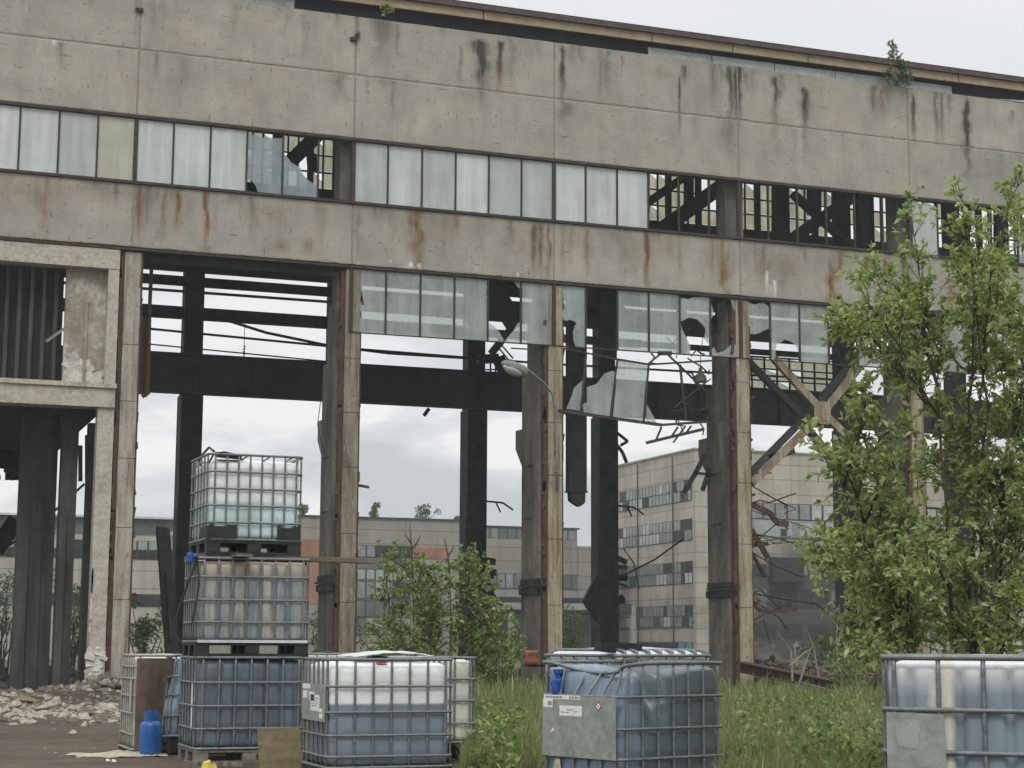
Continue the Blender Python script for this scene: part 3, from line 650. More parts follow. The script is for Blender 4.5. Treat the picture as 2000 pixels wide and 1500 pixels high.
lp = empty('street_lamp', at(1088, 890, -.02)); lb = Vector(at(1088, 890, -.02))
def lq(x, y, Y): return Vector(at(x, y, Y))-lb
m = MB(); m.tube([lq(1088, 960, -.03), lq(1088, 890, -.05), lq(1086, 800, -.08), lq(1078, 768, -.2), lq(1062, 748, -.4), lq(1040, 730, -.65), lq(1022, 715, -.9)], .035, 8); m.box(-.05, .05, -.03, .03, -.5, -.42); m.box(-.05, .05, -.03, .03, .1, .18)
m.build('lamp_arm', MAT['lamp_grey'], lp, True)
a = lq(1030, 730, -.8); b = lq(980, 708, -1.2); ax = (b-a); n_ = 10; m = MB(); L = []
for i in range(n_+1):
    t = i/n_; r = .045+.14*math.sin(PI*min(1, t*1.02))**.6 if 0 < t < 1 else .03; L.append((a+ax*t, r))
m.tube([p for p, r in L], [r for p, r in L], 12); head = m.build('lamp_head', MAT['lamp_grey'], lp, True)
m = MB(); m.tube([a+ax*t+Vector((0, -.03, -.09)) for t in (.2, .35, .55, .75, .95)], [.03, .12, .145, .125, .04], 12); m.build('lamp_lens', MAT['lamp_lens'], head, True)
tag(lp, 'grey cobra-head street lamp on a curved arm fixed to the third column', 'street lamp')

m = MB(); c0 = Vector(at(1368, 735, 1.5)); m.lathe([(.02, .28), (.05, .26), (.07, .12), (.09, .08), (.17, .02), (.20, -.16), (.18, -.18), (.02, -.19)], 14, (0, 0, 0)); m.tube([(0, 0, .28), (.02, 0, .7), (.1, 0, 1.2)], .012, 4)
tag(m.build('pendant_lamp', MAT['lamp_grey'], loc=c0), 'small dusty factory lamp hanging just left of the fourth column', 'lamp')
m = MB(); m.tube([(0, 0, 1.9), (0, 0, .6)], .012, 4)
for i in range(7): m.tube([(0.02*math.sin(i), 0, .6-i*.1), (0.02*math.cos(i*2), 0, .53-i*.1)], .035, 5)
tag(m.build('hanging_chain', MAT['soot'], loc=at(476, 706, 18)), 'thin chain hanging in the gap right of the dark far column', 'chain')
cr = empty('crane_trolley', at(965, 748, 22.6)); cb = Vector(at(965, 748, 22.6))
def cq(x, y): return Vector(at(x, y, 22.6))-cb
m = MB()
for a, b, w in (((933, 702), (972, 700), .35), ((972, 698), (996, 745), .45), ((958, 704), (958, 745), .06), ((968, 704), (968, 745), .06), ((933, 722), (975, 722), .05), ((930, 745), (1000, 748), .12), ((968, 672), (995, 705), .05), ((978, 672), (1002, 700), .05), ((998, 680), (1030, 682), .05)):
    m.beam(cq(*a), cq(*b), .4 if w > .2 else .06, w)
m.build('railing', MAT['soot'], cr)
tag(cr, 'dark remains of a crane trolley with railing standing on the far girder', 'crane')

# ------------------------------------------------------------------ ground
def ground():
    n = 150
    xs = np.concatenate([[-1500, -400, -120], np.linspace(-60, 60, n), [120, 400, 1500]]); ys = np.concatenate([[-1500, -300, -90], np.linspace(-50, 70, n), [140, 400, 1500]])
    X, Y = np.meshgrid(xs, ys); Zg = (vnoise(X.ravel()*.9+Y.ravel()*.37, 1)+vnoise(Y.ravel()*1.1-X.ravel()*.41, 2)-1).reshape(X.shape)*.03
    # low bank of earth along the factory front
    bank = np.exp(-((Y+2.6)/2.2)**2)*np.clip((2.5-X)/2.0, 0, 1)*np.clip((X+14)/4, 0, 1); Zg += bank*.12
    V = np.stack([X.ravel(), Y.ravel(), Zg.ravel()], 1); W_ = len(xs)
    F = [(j*W_+i, j*W_+i+1, (j+1)*W_+i+1, (j+1)*W_+i) for j in range(len(ys)-1) for i in range(W_-1)]
    me = bpy.data.meshes.new('ground'); me.from_pydata(V.tolist(), [], F)
    me.polygons.foreach_set('use_smooth', [True]*len(F))
    m, nt, out = newmat('earth'); N = NT(nt); v = N.coord('Object')
    big = N.noise(v, .35, 6, .6); tr = N.noise(N.coord('Object', (.8, 1.1, 1)), 1.7, 8, .7, .5); fi = N.noise(v, 9, 8, .7)
    c = N.ramp(N.math('ADD', N.math('MULTIPLY', big, .5), N.math('MULTIPLY', tr, .5)), [(.35, (.042, .032, .020)), (.5, (.080, .062, .041)), (.68, (.14, .112, .078))])
    c = N.mix(.5, c, N.ramp(fi, [(.3, .2), (.7, .8)]), 'OVERLAY')
    gv = N.ramp(N.noise(v, .18, 5, .6), [(.42, 0.), (.58, 1.)])
    sx = N.n('ShaderNodeSeparateXYZ'); N.l(v, sx.inputs[0]); far = N.n('ShaderNodeMapRange'); far.inputs[1].default_value = 26; far.inputs[2].default_value = 45; N.l(sx.outputs[1], far.inputs[0])
    rt = N.n('ShaderNodeMapRange'); rt.inputs[1].default_value = -1.5; rt.inputs[2].default_value = .8; N.l(sx.outputs[0], rt.inputs[0])
    grass = N.math('MULTIPLY', N.math('MAXIMUM', far.outputs[0], rt.outputs[0]), N.math('ADD', N.math('MULTIPLY', gv, .4), .6))
    c = N.mix(grass, c, N.ramp(fi, [(.3, (.035, .055, .014)), (.7, (.085, .11, .03))]))
    st = N.ramp(N.noise(v, 26, 3, .5), [(.66, 0.), (.70, 1.)]); c = N.mix(N.math('MULTIPLY', st, .55), c, (.24, .21, .17))
    wet = N.ramp(N.noise(v, .7, 4, .6), [(.42, .55), (.6, .95)])
    b = N.bsdf(c, wet, 0, .3); N.bump(N.math('ADD', fi, N.math('MULTIPLY', tr, 2.)), b, .8, .05); N.l(b.outputs[0], out.inputs[0]); me.materials.append(m)
    o = bpy.data.objects.new('ground', me); COL.objects.link(o); tag(o, kind='structure')
ground()

def chunk(m, c, s, mi=0):
    """an irregular broken lump"""
    n = 7; pts = []
    for i in range(n):
        a = 2*PI*i/n; r = random.uniform(.6, 1.1); pts.append((math.cos(a)*r*s[0], math.sin(a)*r*s[1]))
    rz = random.uniform(0, 6); tx, ty = random.uniform(-.5, .5), random.uniform(-.5, .5); v = []
    for k, (f, zz) in enumerate(((.75, 0), (1., .45), (.62, 1.))):
        for x, y in pts:
            x2 = (x*math.cos(rz)-y*math.sin(rz))*f*random.uniform(.85, 1.1); y2 = (x*math.sin(rz)+y*math.cos(rz))*f
            v.append((c[0]+x2, c[1]+y2, c[2]+zz*s[2]*random.uniform(.8, 1.1)+x2*tx*zz+y2*ty*zz))
    fs = []
    for k in range(2):
        for i in range(n): fs.append((k*n+i, k*n+(i+1) % n, (k+1)*n+(i+1) % n, (k+1)*n+i))
    fs += [tuple(range(n))[::-1], tuple(2*n+i for i in range(n))]; m.add(v, fs, mi)
# debris along the bank at the left
m = MB()
for i in range(70):
    y = random.gauss(-12, 2.6); x = random.uniform(-6.5, -1.8); s = random.uniform(.06, .15); chunk(m, (x, y, -.03), (s*random.uniform(.9, 1.6), s, s*random.uniform(.3, .8)), random.choice([0, 1, 1]))
for i in range(2600):
    r_ = random.random()
    if r_ < .62: y = random.gauss(-13.2, 2.0); x = random.uniform(-6.5, -1.7+(-13-y)*.05); s = abs(random.gauss(.035, .032))+.012; w_ = .5
    elif r_ < .9: y = random.uniform(-11, -.5); x = random.uniform(-6, .3); s = abs(random.gauss(.04, .03))+.015; w_ = .3
    else: y = random.uniform(-26, -15); x = random.uniform(-6, -3.2); s = random.uniform(.008, .03); w_ = .55
    if random.random() < .05: s *= 1.8
    z = .12*math.exp(-((y+2.6)/2.2)**2)
    chunk(m, (x, y, z-.015), (s*random.uniform(.9, 2.2), s, s*random.uniform(.25, .8)), 0 if random.random() < w_ else 1)
tag(m.build('debris', [MAT['stone_white'], MAT['stone_grey']]), 'pale broken plaster and rubbish strewn over the dark earth before the first bay', 'rubble', kind='stuff')
m = MB()
for i in range(160):
    t = random.random(); x = -.5+random.gauss(0, .7); y = -1.0+random.gauss(0, .55); h = max(0, .42-abs(x+.4)*.35)
    chunk(m, (x, y, h*random.uniform(0, .8)), (random.uniform(.06, .22), random.uniform(.06, .2), random.uniform(.05, .2)), 1 if random.random() < .8 else 0)
tag(m.build('rubble_heap', [MAT['stone_white'], MAT['stone_grey']]), 'low heap of rubble at the foot of the first column', 'rubble', kind='stuff')
m = MB()
for i in range(520):
    x = random.uniform(17.5, 27); y = random.gauss(6, 3.5); h = .8*math.exp(-((x-22)/4)**2)
    chunk(m, (x, y, h*random.uniform(-.2, .9)), (random.uniform(.06, .38), random.uniform(.06, .3), random.uniform(.05, .22)), random.choice([0, 1, 1, 2]))
tag(m.build('rubble_heap', [MAT['stone_white'], MAT['stone_grey'], MAT['rust']]), 'heap of broken concrete and rusty scrap inside the hall right of the fourth column', 'rubble', kind='stuff')
m = MB()
for i in range(420):
    x = random.uniform(-6, 18); y = random.uniform(2, 22)
    chunk(m, (x, y, -.03), (random.uniform(.08, .4), random.uniform(.08, .4), random.uniform(.05, .4)), random.choice([0, 1, 1, 1]))
tag(m.build('hall_debris', [MAT['stone_grey'], MAT['burnt_concrete']]), 'scattered rubble on the hall floor', 'rubble', kind='stuff')
def lump(name, label, cat, px, py, s, mat, z=0):
    p = gr(px, py); m = MB(); chunk(m, (0, 0, 0), s); o = m.build(name, MAT[mat], loc=(p[0], p[1], z)); tag(o, label, cat, 'loose lumps on the bare earth'); return o
lump('stone', 'brown slab of rubble lying on the dark bank at far left', 'stone', 55, 1374, (.32, .2, .12), 'ply', .02)
lump('stone', 'large pale lump of plaster on the bank below the brown slab', 'stone', 95, 1390, (.34, .22, .2), 'stone_white')
lump('stone', 'pale lump of rubble at the very left edge among the debris', 'stone', 22, 1388, (.26, .2, .16), 'stone_white')
lump('stone', 'white stone lying apart on the bare earth before the paper sheet', 'stone', 142, 1434, (.09, .07, .05), 'stone_white')

# rusted beam in the grass by the fourth column
A = Vector(at(1447, 1302, -.4)); B = Vector(gr(1690, 1352, .12)); m = MB(); d = B-A
for off, w, h in ((0, .05, .26), (.13, .32, .035), (-.13, .32, .035)): m.beam(A+Vector((0, 0, off)), B+Vector((0, 0, off)), w, h)
tag(m.build('steel_beam', MAT['rust']), 'rusty steel beam lying on the rubble from the fourth column down into the grass', 'beam')
A = Vector(at(1490, 1330, -.9)); B = Vector(gr(1640, 1358, .1)); m = MB(); m.beam(A, B, .12, .1); m.beam(A+Vector((.6, .1, .1)), B+Vector((.1, .4, .05)), .1, .08)
tag(m.build('timber', MAT['plank']), 'weathered timbers lying beside the rusty beam', 'timber')
m = MB(); m.beam(at(318, 1036, 3), at(338, 1305, 3), .32, .34)
m.obox(at(317, 1034, 3), (.30, .3, .12), (.2, .1, 0)); m.beam(at(326, 1120, 2.8), at(334, 1250, 2.8), .2, .1)
tag(m.build('burnt_post', MAT['soot']), 'charred black post leaning between the first column and the tall stack of tanks', 'post')

# ------------------------------------------------------------------ caged liquid tanks
GRP = 'caged liquid tanks in the yard'
def rrect(w, d, r, n):
    """points and normals round a rounded rectangle, with the arc length from the front left corner"""
    segs = []; hw, hd = w/2-r, d/2-r
    P = []; Nn = []
    def line(a, b, nx, ny, k):
        for i in range(k): t = (i+.5)/k; P.append((a[0]+(b[0]-a[0])*t, a[1]+(b[1]-a[1])*t)); Nn.append((nx, ny))
    def arc(cx, cy, a0, k=5):
        for i in range(k): a = a0+PI/2*(i+.5)/k; P.append((cx+r*math.cos(a), cy+r*math.sin(a))); Nn.append((math.cos(a), math.sin(a)))
    line((-hw, -d/2), (hw, -d/2), 0, -1, n); arc(hw, -hd, -PI/2)
    line((w/2, -hd), (w/2, hd), 1, 0, int(n*.8)); arc(hw, hd, 0)
    line((hw, d/2), (-hw, d/2), 0, 1, n); arc(-hw, hd, PI/2)
    line((-w/2, hd), (-w/2, -hd), -1, 0, int(n*.8)); arc(-hw, -hd, PI)
    return np.array(P), np.array(Nn)
def bottle(w, d, z0, z1, ribs=0, rib=.0, puff=.012, dent=None, seed=1, rail_z=()):
    P, Nn = rrect(w, d, .085, 46); n = len(P); nz = 30
    prof = []
    for i in range(nz+1):
        t = i/nz; z = z0+(z1-z0)*(.5-.5*math.cos(PI*(.15+.7*t))-.5+.5*math.cos(PI*.15))/(math.cos(PI*.15)); prof.append(z)
    prof = [z0+(z1-z0)*((p-prof[0])/(prof[-1]-prof[0])) for p in prof]; R = .09; V = []
    for z in prof:
        e = 0
        if z > z1-R: e = R-math.sqrt(max(0, R*R-(z-(z1-R))**2))
        if z < z0+R*.7: q = R*.7; e = q-math.sqrt(max(0, q*q-((z0+q)-z)**2))
        pz = puff*sum(math.exp(-((z-r)/.018)**2) for r in rail_z)
        for (x, y), (nx, ny) in zip(P, Nn):
            s = x*abs(ny)+y*abs(nx); inset = e+pz
            if ribs:
                edge = (w if abs(ny) > .5 else d); ph = (s/edge+.5)*ribs
                g = max(0., 1-abs((ph % 1)-.5)/.16) if abs(abs(nx)-abs(ny)) > .6 else 0
                inset += rib*(g*g*(3-2*g))*min(1, (z1-z)/.10+.15)*min(1, (z-z0)/.08)
            inset += (vnoise(np.array([s*3+z*2+seed*9.7]), seed)[0]-.5)*.012
            V.append(Vector((x-nx*inset, y-ny*inset, z)))
    if dent: V = [dent(p) for p in V]
    V = [tuple(p) for p in V]; F = []
    for j in range(nz):
        for i in range(n): F.append((j*n+i, j*n+(i+1) % n, (j+1)*n+(i+1) % n, (j+1)*n+i))
    # top and bottom closed by rings drawn to the middle
    def cap(base, up):
        ring = [base+i for i in range(n)]
        for k, sc in enumerate((.8, .5, .2)):
            o = len(V)
            for i in range(n):
                p = Vector(V[base+i]); q = Vector((p.x*sc, p.y*sc, p.z+(.012*(k+1) if up else 0)))
                if dent and up: q.z = p.z*sc+(1-sc)*(z1)+.0
                V.append(tuple(q))
            new = [o+i for i in range(n)]
            for i in range(n):
                f = (ring[i], ring[(i+1) % n], new[(i+1) % n], new[i]); F.append(f if up else f[::-1])
            ring = new
        F.append(tuple(ring) if up else tuple(ring[::-1]))
    cap(nz*n, True); cap(0, False)
    m = MB(); m.v = V; m.f = F; m.m = [0]*len(F); return m
def cage(w, d, rails, nx, ny, r=.0105, bend=None, skip=None, topbars=0):
    m = MB(); W_, D_ = w/2, d/2
    def loop(z, rr):
        pts = []; c = .06
        for cx, cy, a0 in ((W_-c, -D_+c, -PI/2), (W_-c, D_-c, 0), (-W_+c, D_-c, PI/2), (-W_+c, -D_+c, PI)):
            for i in range(4): a = a0+PI/2*i/3; pts.append(Vector((cx+c*math.cos(a), cy+c*math.sin(a), z)))
        out = []
        for i, p in enumerate(pts):
            q = pts[(i+1) % len(pts)]; k = max(1, int((q-p).length/.08))
            for t in range(k): out.append(p.lerp(q, t/k))
        if bend: out = [bend(p) for p in out]
        m.tube(out, rr, 6, closed=True)
    for i, z in enumerate(rails): loop(z, r*1.35 if i in (0, len(rails)-1) else r*1.1)
    def vert(x, y):
        pts = [Vector((x, y, rails[0]+(rails[-1]-rails[0])*t/10)) for t in range(11)]
        # welded on the inside of the rails
        pts = [Vector((p.x*.992, p.y*.992, p.z)) for p in pts]
        if bend: pts = [bend(p) for p in pts]
        m.tube(pts, r, 6)
    for i in range(nx):
        x = -W_+.07+(w-.14)*i/(nx-1); vert(x, -D_); vert(x, D_)
    for i in range(ny):
        y = -D_+.07+(d-.14)*i/(ny-1); vert(-W_, y); vert(W_, y)
    for i in range(topbars):
        x = -W_+w*(i+.5)/topbars; z = rails[-1]
        m.tube([(x, -D_, z), (x+.02, -D_*.96, z+.035), (x+.03, -D_*.8, z+.05), (x+.03, D_*.8, z+.05), (x, D_, z)], r*1.2, 6)
    return m
def pallet(w, d, h):
    m = MB(); m.box(-w/2, w/2, -d/2, d/2, h-.03, h)
    for x in (-w/2+.08, 0, w/2-.08):
        for y in (-d/2+.07, 0, d/2-.07): m.box(x-.075, x+.075, y-.065, y+.065, .028, h-.03)
    for y in (-d/2+.07, 0, d/2-.07): m.box(-w/2, w/2, y-.06, y+.06, 0, .028)
    return m
def container(label, loc, rz, mat, w=1.2, d=1.0, H=1.14, rails=None, nx=7, ny=6, cagem='cage', palm='pallet_black', ph=.15, ribs=0, rib=0, dent=None, bend=None,
              top=.985, tilt=0, seed=1, lid=True, topbars=0, rr=.0122, puff=.014):
    root = empty('caged_tank', loc, rot=(tilt, 0, rz)); tag(root, label, 'liquid tank', GRP)
    rails = rails or [ph+.01, .37, .61, .86, H]
    tb = bottle(w-.045, d-.045, ph+.012, H*top if top < 2 else top, ribs, rib, puff, dent, seed, rails[1:-1]).build('tank', mat, root, True)
    if lid:
        lm = MB(); lm.lathe([(.001, 0), (.11, 0), (.115, .03), (.09, .045), (.03, .05), (.001, .05)], 20, (0, 0, H*top+.015)); lm.build('lid', MAT['pallet_black'], tb)
    cage(w, d, rails, nx, ny, rr, bend, topbars=topbars).build('cage', MAT[cagem], root, True)
    pallet(w, d, ph).build('pallet', MAT[palm], root)
    return root
def plate(root, corners, mat='plate', th=.006, nrm=(0, 1, 0)):
    m = MB(); m.prism(corners, nrm, th); return m.build('label_plate', MAT[mat], root)
def sticker(parent, quad_, nrm, lines=(), name='sticker', mat='paper'):
    """a paper label with rows of small printed marks: quad (origin, across, up)"""
    o, a, u = map(Vector, quad_); n = Vector(nrm).normalized(); m = MB()
    m.prism([o, o+a, o+a+u, o+u], n, .0015, 0)
    for (x0, x1, y, h) in lines:
        x = x0
        while x < x1-.02:
            wd = random.uniform(.03, .09); e = min(x1, x+wd)
            p = o+a*x+u*y+n*.002; q = o+a*e+u*y+n*.002; m.prism([p, q, q+u*h, p+u*h], n, .0008, 1); x = e+random.uniform(.012, .03)
    return m.build(name, [MAT[mat], MAT['print']], parent)

def base(px, py): return gr(px, py)
# the stack of three
SX, SY = -2.36, -26.86                       # centre of the stack on the ground
tA = tank_mat('dark_blue_tank', (.13, .17, .21), (.12, .16, .205), .4, stain=(.07, .078, .088), stain_amt=.75)
container('dark blue caged tank at the bottom of the stack of three', (SX, SY, 0), 0, tA, H=1.125, d=1.0, palm='pallet_grey', ribs=7, rib=.034, lid=False, nx=7)
tB = tank_mat('beige_stained_tank', (.52, .40, .26), (.16, .20, .235), .92, .10, stain=(.45, .41, .33), stain_amt=.75)
b2 = container('beige and blue stained ribbed caged tank in the middle of the stack of three', (SX+.02, SY, 1.135), rad(-2), tB, H=1.06, ribs=8, rib=.042, lid=False, w=1.24, nx=8, seed=3)
m = MB(); m.beam((-.60, -.505, .165), (.60, -.505, .165), .03, .03); m.build('frame_rail', MAT['zinc'], b2)
pk = MB(); pk.obox((0, 0, 0), (2.05, .22, .055), (0, rad(.4), 0)); pk.obox((-.35, .35, -.0), (1.35, .2, .035), (0, 0, 0)); pk.obox((-.55, .1, .012), (.18, .9, .03), (0, 0, .1))
tag(pk.build('plank', MAT['plank'], loc=(SX+.36, SY-.34, 2.213)), 'grey plank between the middle and top tank of the stack', 'plank')
tC = tank_mat('cyan_filled_tank', (.80, .82, .82), (.50, .655, .64), .57, .012, rough=.3)
t3 = container('white caged tank with pale cyan liquid on top of the stack of three', (SX-.01, SY+.02, 2.242), rad(1), tC, H=1.09, top=.955, rails=[.16, .345, .53, .715, .90, 1.09], nx=8, w=1.06, lid=False, seed=5, rr=.011)
for x0, x1 in ((-.51, -.21), (.25, .515)):
    m = MB(); m.box(x0, x1, -.515, -.500, .165, .30); m.box(x0, x0+.05, -.515, -.500, .30, .33); m.box(x1-.1, x1, -.515, -.500, .30, .32)
    if x0 < 0: m.box(x0-.028, x0-.001, -.515, -.2, .165, .30)
    m.build('corner_guard', MAT['pallet_black'], t3)
MB().obox((-.30, -.42, 1.085), (.26, .16, .06), (.1, .05, .1)).build('lid', MAT['hose'], t3)
m = MB(); m.tube([(-.2, -.4, 1.10), (-.35, -.44, 1.12), (-.47, -.46, 1.09), (-.53, -.5, .99)], .012, 5); m.tube([(-.47, -.47, 1.12), (-.49, -.3, 1.18), (-.53, -.1, 1.11), (-.52, .1, 1.06)], .014, 5)
for x in (-.1, .15, .4): MB().tube([(x, -.49, 1.08), (x-.08, -.3, 1.02)], .01, 5).build('bent_bar', MAT['cage'], t3)
m.build('cable_tangle', MAT['hose'], t3)
m = MB(); m.tube([(SX-.62, SY-.42, 2.16), (SX-.70, SY-.42, 1.95), (SX-.80, SY-.38, 1.6), (SX-.80, SY-.36, 1.35), (SX-.72, SY-.4, 1.24)], .014, 6); m.tube([(SX-.62, SY-.45, 2.2), (SX-.60, SY-.5, 1.9), (SX-.66, SY-.5, 1.5)], .012, 6)
tag(m.build('hose', MAT['hose']), 'thin black hose hanging down the left side of the stack of tanks', 'hose')
m = MB(); m.lathe([(.03, -.05), (.04, -.05), (.04, .03), (.025, .05)], 12); m.tube([(0, 0, 0), (.07, 0, .02)], .022, 8)
tag(m.build('valve_cap', MAT['valve_blue'], loc=(SX-.70, SY-.46, 2.20)), 'small blue valve cap lying at the left end of the plank', 'cap')
m = MB(); m.box(-.604, -.6, -.32, -.25, .35, .86); m.build('label_strip', MAT['paper'], [o for o in COL.objects if o.get('label', '').startswith('dark blue caged')][0])

# white tank half full of blue liquid, label plate on its short side
tD = tank_mat('white_blue_tank', (.82, .82, .83), (.185, .235, .28), .735, .012, rough=.34)
cD = container('white caged tank half full of blue-grey liquid, label plate on its left end', (-1.74, -30.12, 0), 0, tD, H=1.14, rails=[.16, .26, .45, .66, .895, 1.14], nx=7, seed=8, top=.97)
pl = plate(cD, [(-.612, .44, .57), (-.612, -.44, .57), (-.612, -.44, .90), (-.612, .44, .90)], nrm=(-1, 0, 0))
nL = (-1, 0, 0)
sticker(pl, ((-.619, .10, .66), (0, -.34, 0), (0, 0, .15)), nL, [(.1, .9, .75, .05), (.1, .8, .6, .05), (.1, .9, .45, .05), (.1, .7, .3, .05)])
sticker(pl, ((-.619, .42, .86), (0, -.30, 0), (0, 0, .045)), nL)
sticker(pl, ((-.619, .40, .77), (0, -.16, 0), (0, 0, .07)), nL)
sticker(pl, ((-.619, .16, .755), (0, -.2, 0), (0, 0, .08)), nL, [(.1, .9, .6, .1), (.1, .7, .3, .1)])
sticker(pl, ((-.619, -.24, .60), (0, -.12, 0), (0, 0, .09)), nL, [(.1, .9, .5, .12)])
m = MB(); m.tube([(-.2, -.35, 1.145), (-.05, -.1, 1.16), (.05, .1, 1.16)], .012, 5); m.build('strap', MAT['pallet_black'], cD)
m = MB(); m.obox((-.08, -.42, 1.118), (.10, .05, .02)); m.build('cap', MAT['red_plastic'], cD)
sh = MB(); n_ = 14
for j in range(6):
    for i in range(n_+1):
        t = i/n_; s = j/5; sh.v.append((-.33+t*.78, -.38+s*.8, 1.15+.05*math.sin(PI*t)**1.2*(.6+.4*math.sin(PI*s))+random.uniform(-.005, .005)+(.03 if i > 10 else 0)*random.random()))
for j in range(5):
    for i in range(n_): a = j*(n_+1)+i; sh.f.append((a, a+1, a+n_+2, a+n_+1)); sh.m.append(0)
o = sh.build('plastic_sheet', MAT['zinc'], None, True, loc=(-1.74, -30.12, .02)); tag(o, 'crumpled pale plastic sheet lying on top of the white and blue tank', 'sheet')
md = o.modifiers.new('thick', 'SOLIDIFY'); md.thickness = .006

# cream tank behind it
tE = tank_mat('cream_tank', (.62, .61, .54), (.60, .59, .52), .4, rough=.4)
container('cream caged tank standing behind the right end of the white and blue tank', (-.69, -27.75, 0), rad(1), tE, H=1.135, rails=[.24, .44, .68, .91, 1.135], ph=.23, nx=7, seed=12, ribs=5, rib=.012)

# dented blue tank, cage bent down at its near left corner
tF = tank_mat('dented_blue_tank', (.20, .27, .35), (.155, .215, .285), .75, .25, stain=(.10, .14, .17), stain_amt=.5, rough=.3, xtone=(-.42, -.25, (.088, .120, .130)))
def crush(p):                                  # local coordinates: near left corner is (-.6, -.5)
    p = Vector(p)
    g = math.exp(-((p.x+.62)/.34)**2-((p.y+.18)/.42)**2)*max(0, (p.z-.62)/.5)      # left end pushed in under the rail
    p.x += .17*g; p.z -= .09*g
    g2 = math.exp(-((p.x+.18)/.10)**2-((p.y+.52)/.25)**2)*max(0, (p.z-.55)/.5)
    p.y += .26*g2; p.z -= .05*g2
    g3 = math.exp(-((p.x+.0)/.22)**2-((p.y+.5)/.2)**2)*max(0, (p.z-.8)/.3); p.z -= .05*g3; p.y += .06*g3
    g4 = math.exp(-((p.x+.35)/.22)**2-((p.y-.0)/.3)**2)*max(0, (p.z-.9)/.2); p.z += .09*g4
    return p
def crushbar(p):
    p = Vector(p); t = max(0, (p.z-.865)/.275)
    g = math.exp(-((p.x+.62)/.22)**2)*math.exp(-((p.y+.10)/.36)**4)*t; p.x += .17*g; p.z -= .085*g
    return p
RZ = rad(19); c_, s_ = math.cos(RZ), math.sin(RZ); P0 = Vector((-.615, -33.31, 0))
ctr = P0+Vector((c_*.6-s_*.5, s_*.6+c_*.5, 0))
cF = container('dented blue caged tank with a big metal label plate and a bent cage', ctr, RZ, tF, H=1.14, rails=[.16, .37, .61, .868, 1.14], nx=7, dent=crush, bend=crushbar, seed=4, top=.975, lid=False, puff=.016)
pl = plate(cF, [(-.612, .45, .365), (-.612, -.46, .365), (-.612, -.46, .865), (-.612, .45, .865)], nrm=(-1, 0, 0))
sticker(pl, ((-.6185, .43, .835), (0, -.46, 0), (0, 0, .034)), nL, [(.05, .55, .25, .5), (.7, .97, .2, .6)])
sticker(pl, ((-.6185, .44, .765), (0, -.12, 0), (0, 0, .07)), nL, [(.5, .95, .25, .5)])
sticker(pl, ((-.6185, .23, .70), (0, -.28, 0), (0, 0, .085)), nL, [(.35, .6, .55, .12), (.05, .45, .3, .1), (.65, .85, .4, .1)])
dm = MB(); cy_, cz_ = -.255, .79; k = .042
dm.prism([(-.6185, cy_-k, cz_), (-.6185, cy_, cz_-k), (-.6185, cy_+k, cz_), (-.6185, cy_, cz_+k)], nL, .0015, 0)
k2 = .028; dm.prism([(-.620, cy_-k2, cz_), (-.620, cy_, cz_-k2), (-.620, cy_+k2, cz_), (-.620, cy_, cz_+k2)], nL, .0015, 1)
dm.beam((-.622, cy_-.012, cz_-.008), (-.622, cy_+.012, cz_+.01), .002, .006, 2)
dm.build('hazard_sticker', [MAT['orange_rust'], MAT['paper'], MAT['print']], pl)
m = MB(); m.prism([(-.6185, .36, .56), (-.6185, .33, .565), (-.6185, .30, .575), (-.6185, .315, .60), (-.6185, .33, .58)], nL, .002); m.build('paint_mark', MAT['paper'], pl)
m = MB(); m.prism([(-.605, .33, .22), (-.605, .22, .22), (-.605, .24, .34), (-.605, .30, .34)], nL, .004); m.build('torn_label', MAT['card'], cF)
m = MB(); m.lathe([(.02, -.05), (.05, -.05), (.055, .0), (.05, .06), (.03, .08), (.03, .12), (.045, .12), (.045, .15), (.01, .15)], 14, (-.575, .30, .93)); m.obox((-.59, .30, .96), (.05, .10, .04)); m.build('valve', MAT['valve_blue'], cF)

# crushed pale tank lying behind it
tG = tank_mat('pale_tank', (.58, .60, .62), (.50, .53, .56), .5, rough=.35)
P1 = ctr+Vector((.50, 1.22, 0))
container('pale grey caged tank with bars bent over its top behind the dented blue tank', P1, RZ+rad(2), tG, H=1.235, rails=[.16, .45, .75, 1.0, 1.19], top=1.0, nx=7, topbars=8, seed=14, lid=False, w=1.22)
m = MB()
for x, w_ in ((-.42, .16), (-.24, .14), (-.05, .18)): m.obox((x, random.uniform(-.05, .05), 0), (w_, .12, .075), (0, random.uniform(-.2, .2), random.uniform(-.3, .3)))
o = m.build('rubber_block', MAT['pallet_black'], loc=P1+Vector((-.1, -.42, 1.262))); o.rotation_euler = (0, 0, RZ); tag(o, 'row of black rubber blocks lying on the left part of the pale grey tank', 'block')
m = MB(); m.lathe([(.001, 0), (.055, 0), (.062, .02), (.058, .06), (.062, .1), (.05, .12), (.001, .12)], 16)
o = m.build('tin_can', MAT['orange_rust'], loc=dp(1038, 1297, 15.6)); tag(o, 'rusty orange tin on the left corner of the pale grey tank', 'tin')
bp = Vector(dp(1038, 1297, 15.6)); m = MB(); m.beam(bp+Vector((-.05, 0, -.012)), bp+Vector((.35, .12, -.02)), .05, .02); tag(m.build('bracket_bar', MAT['soot'], None), 'short black bar under the rusty orange tin', 'bar')

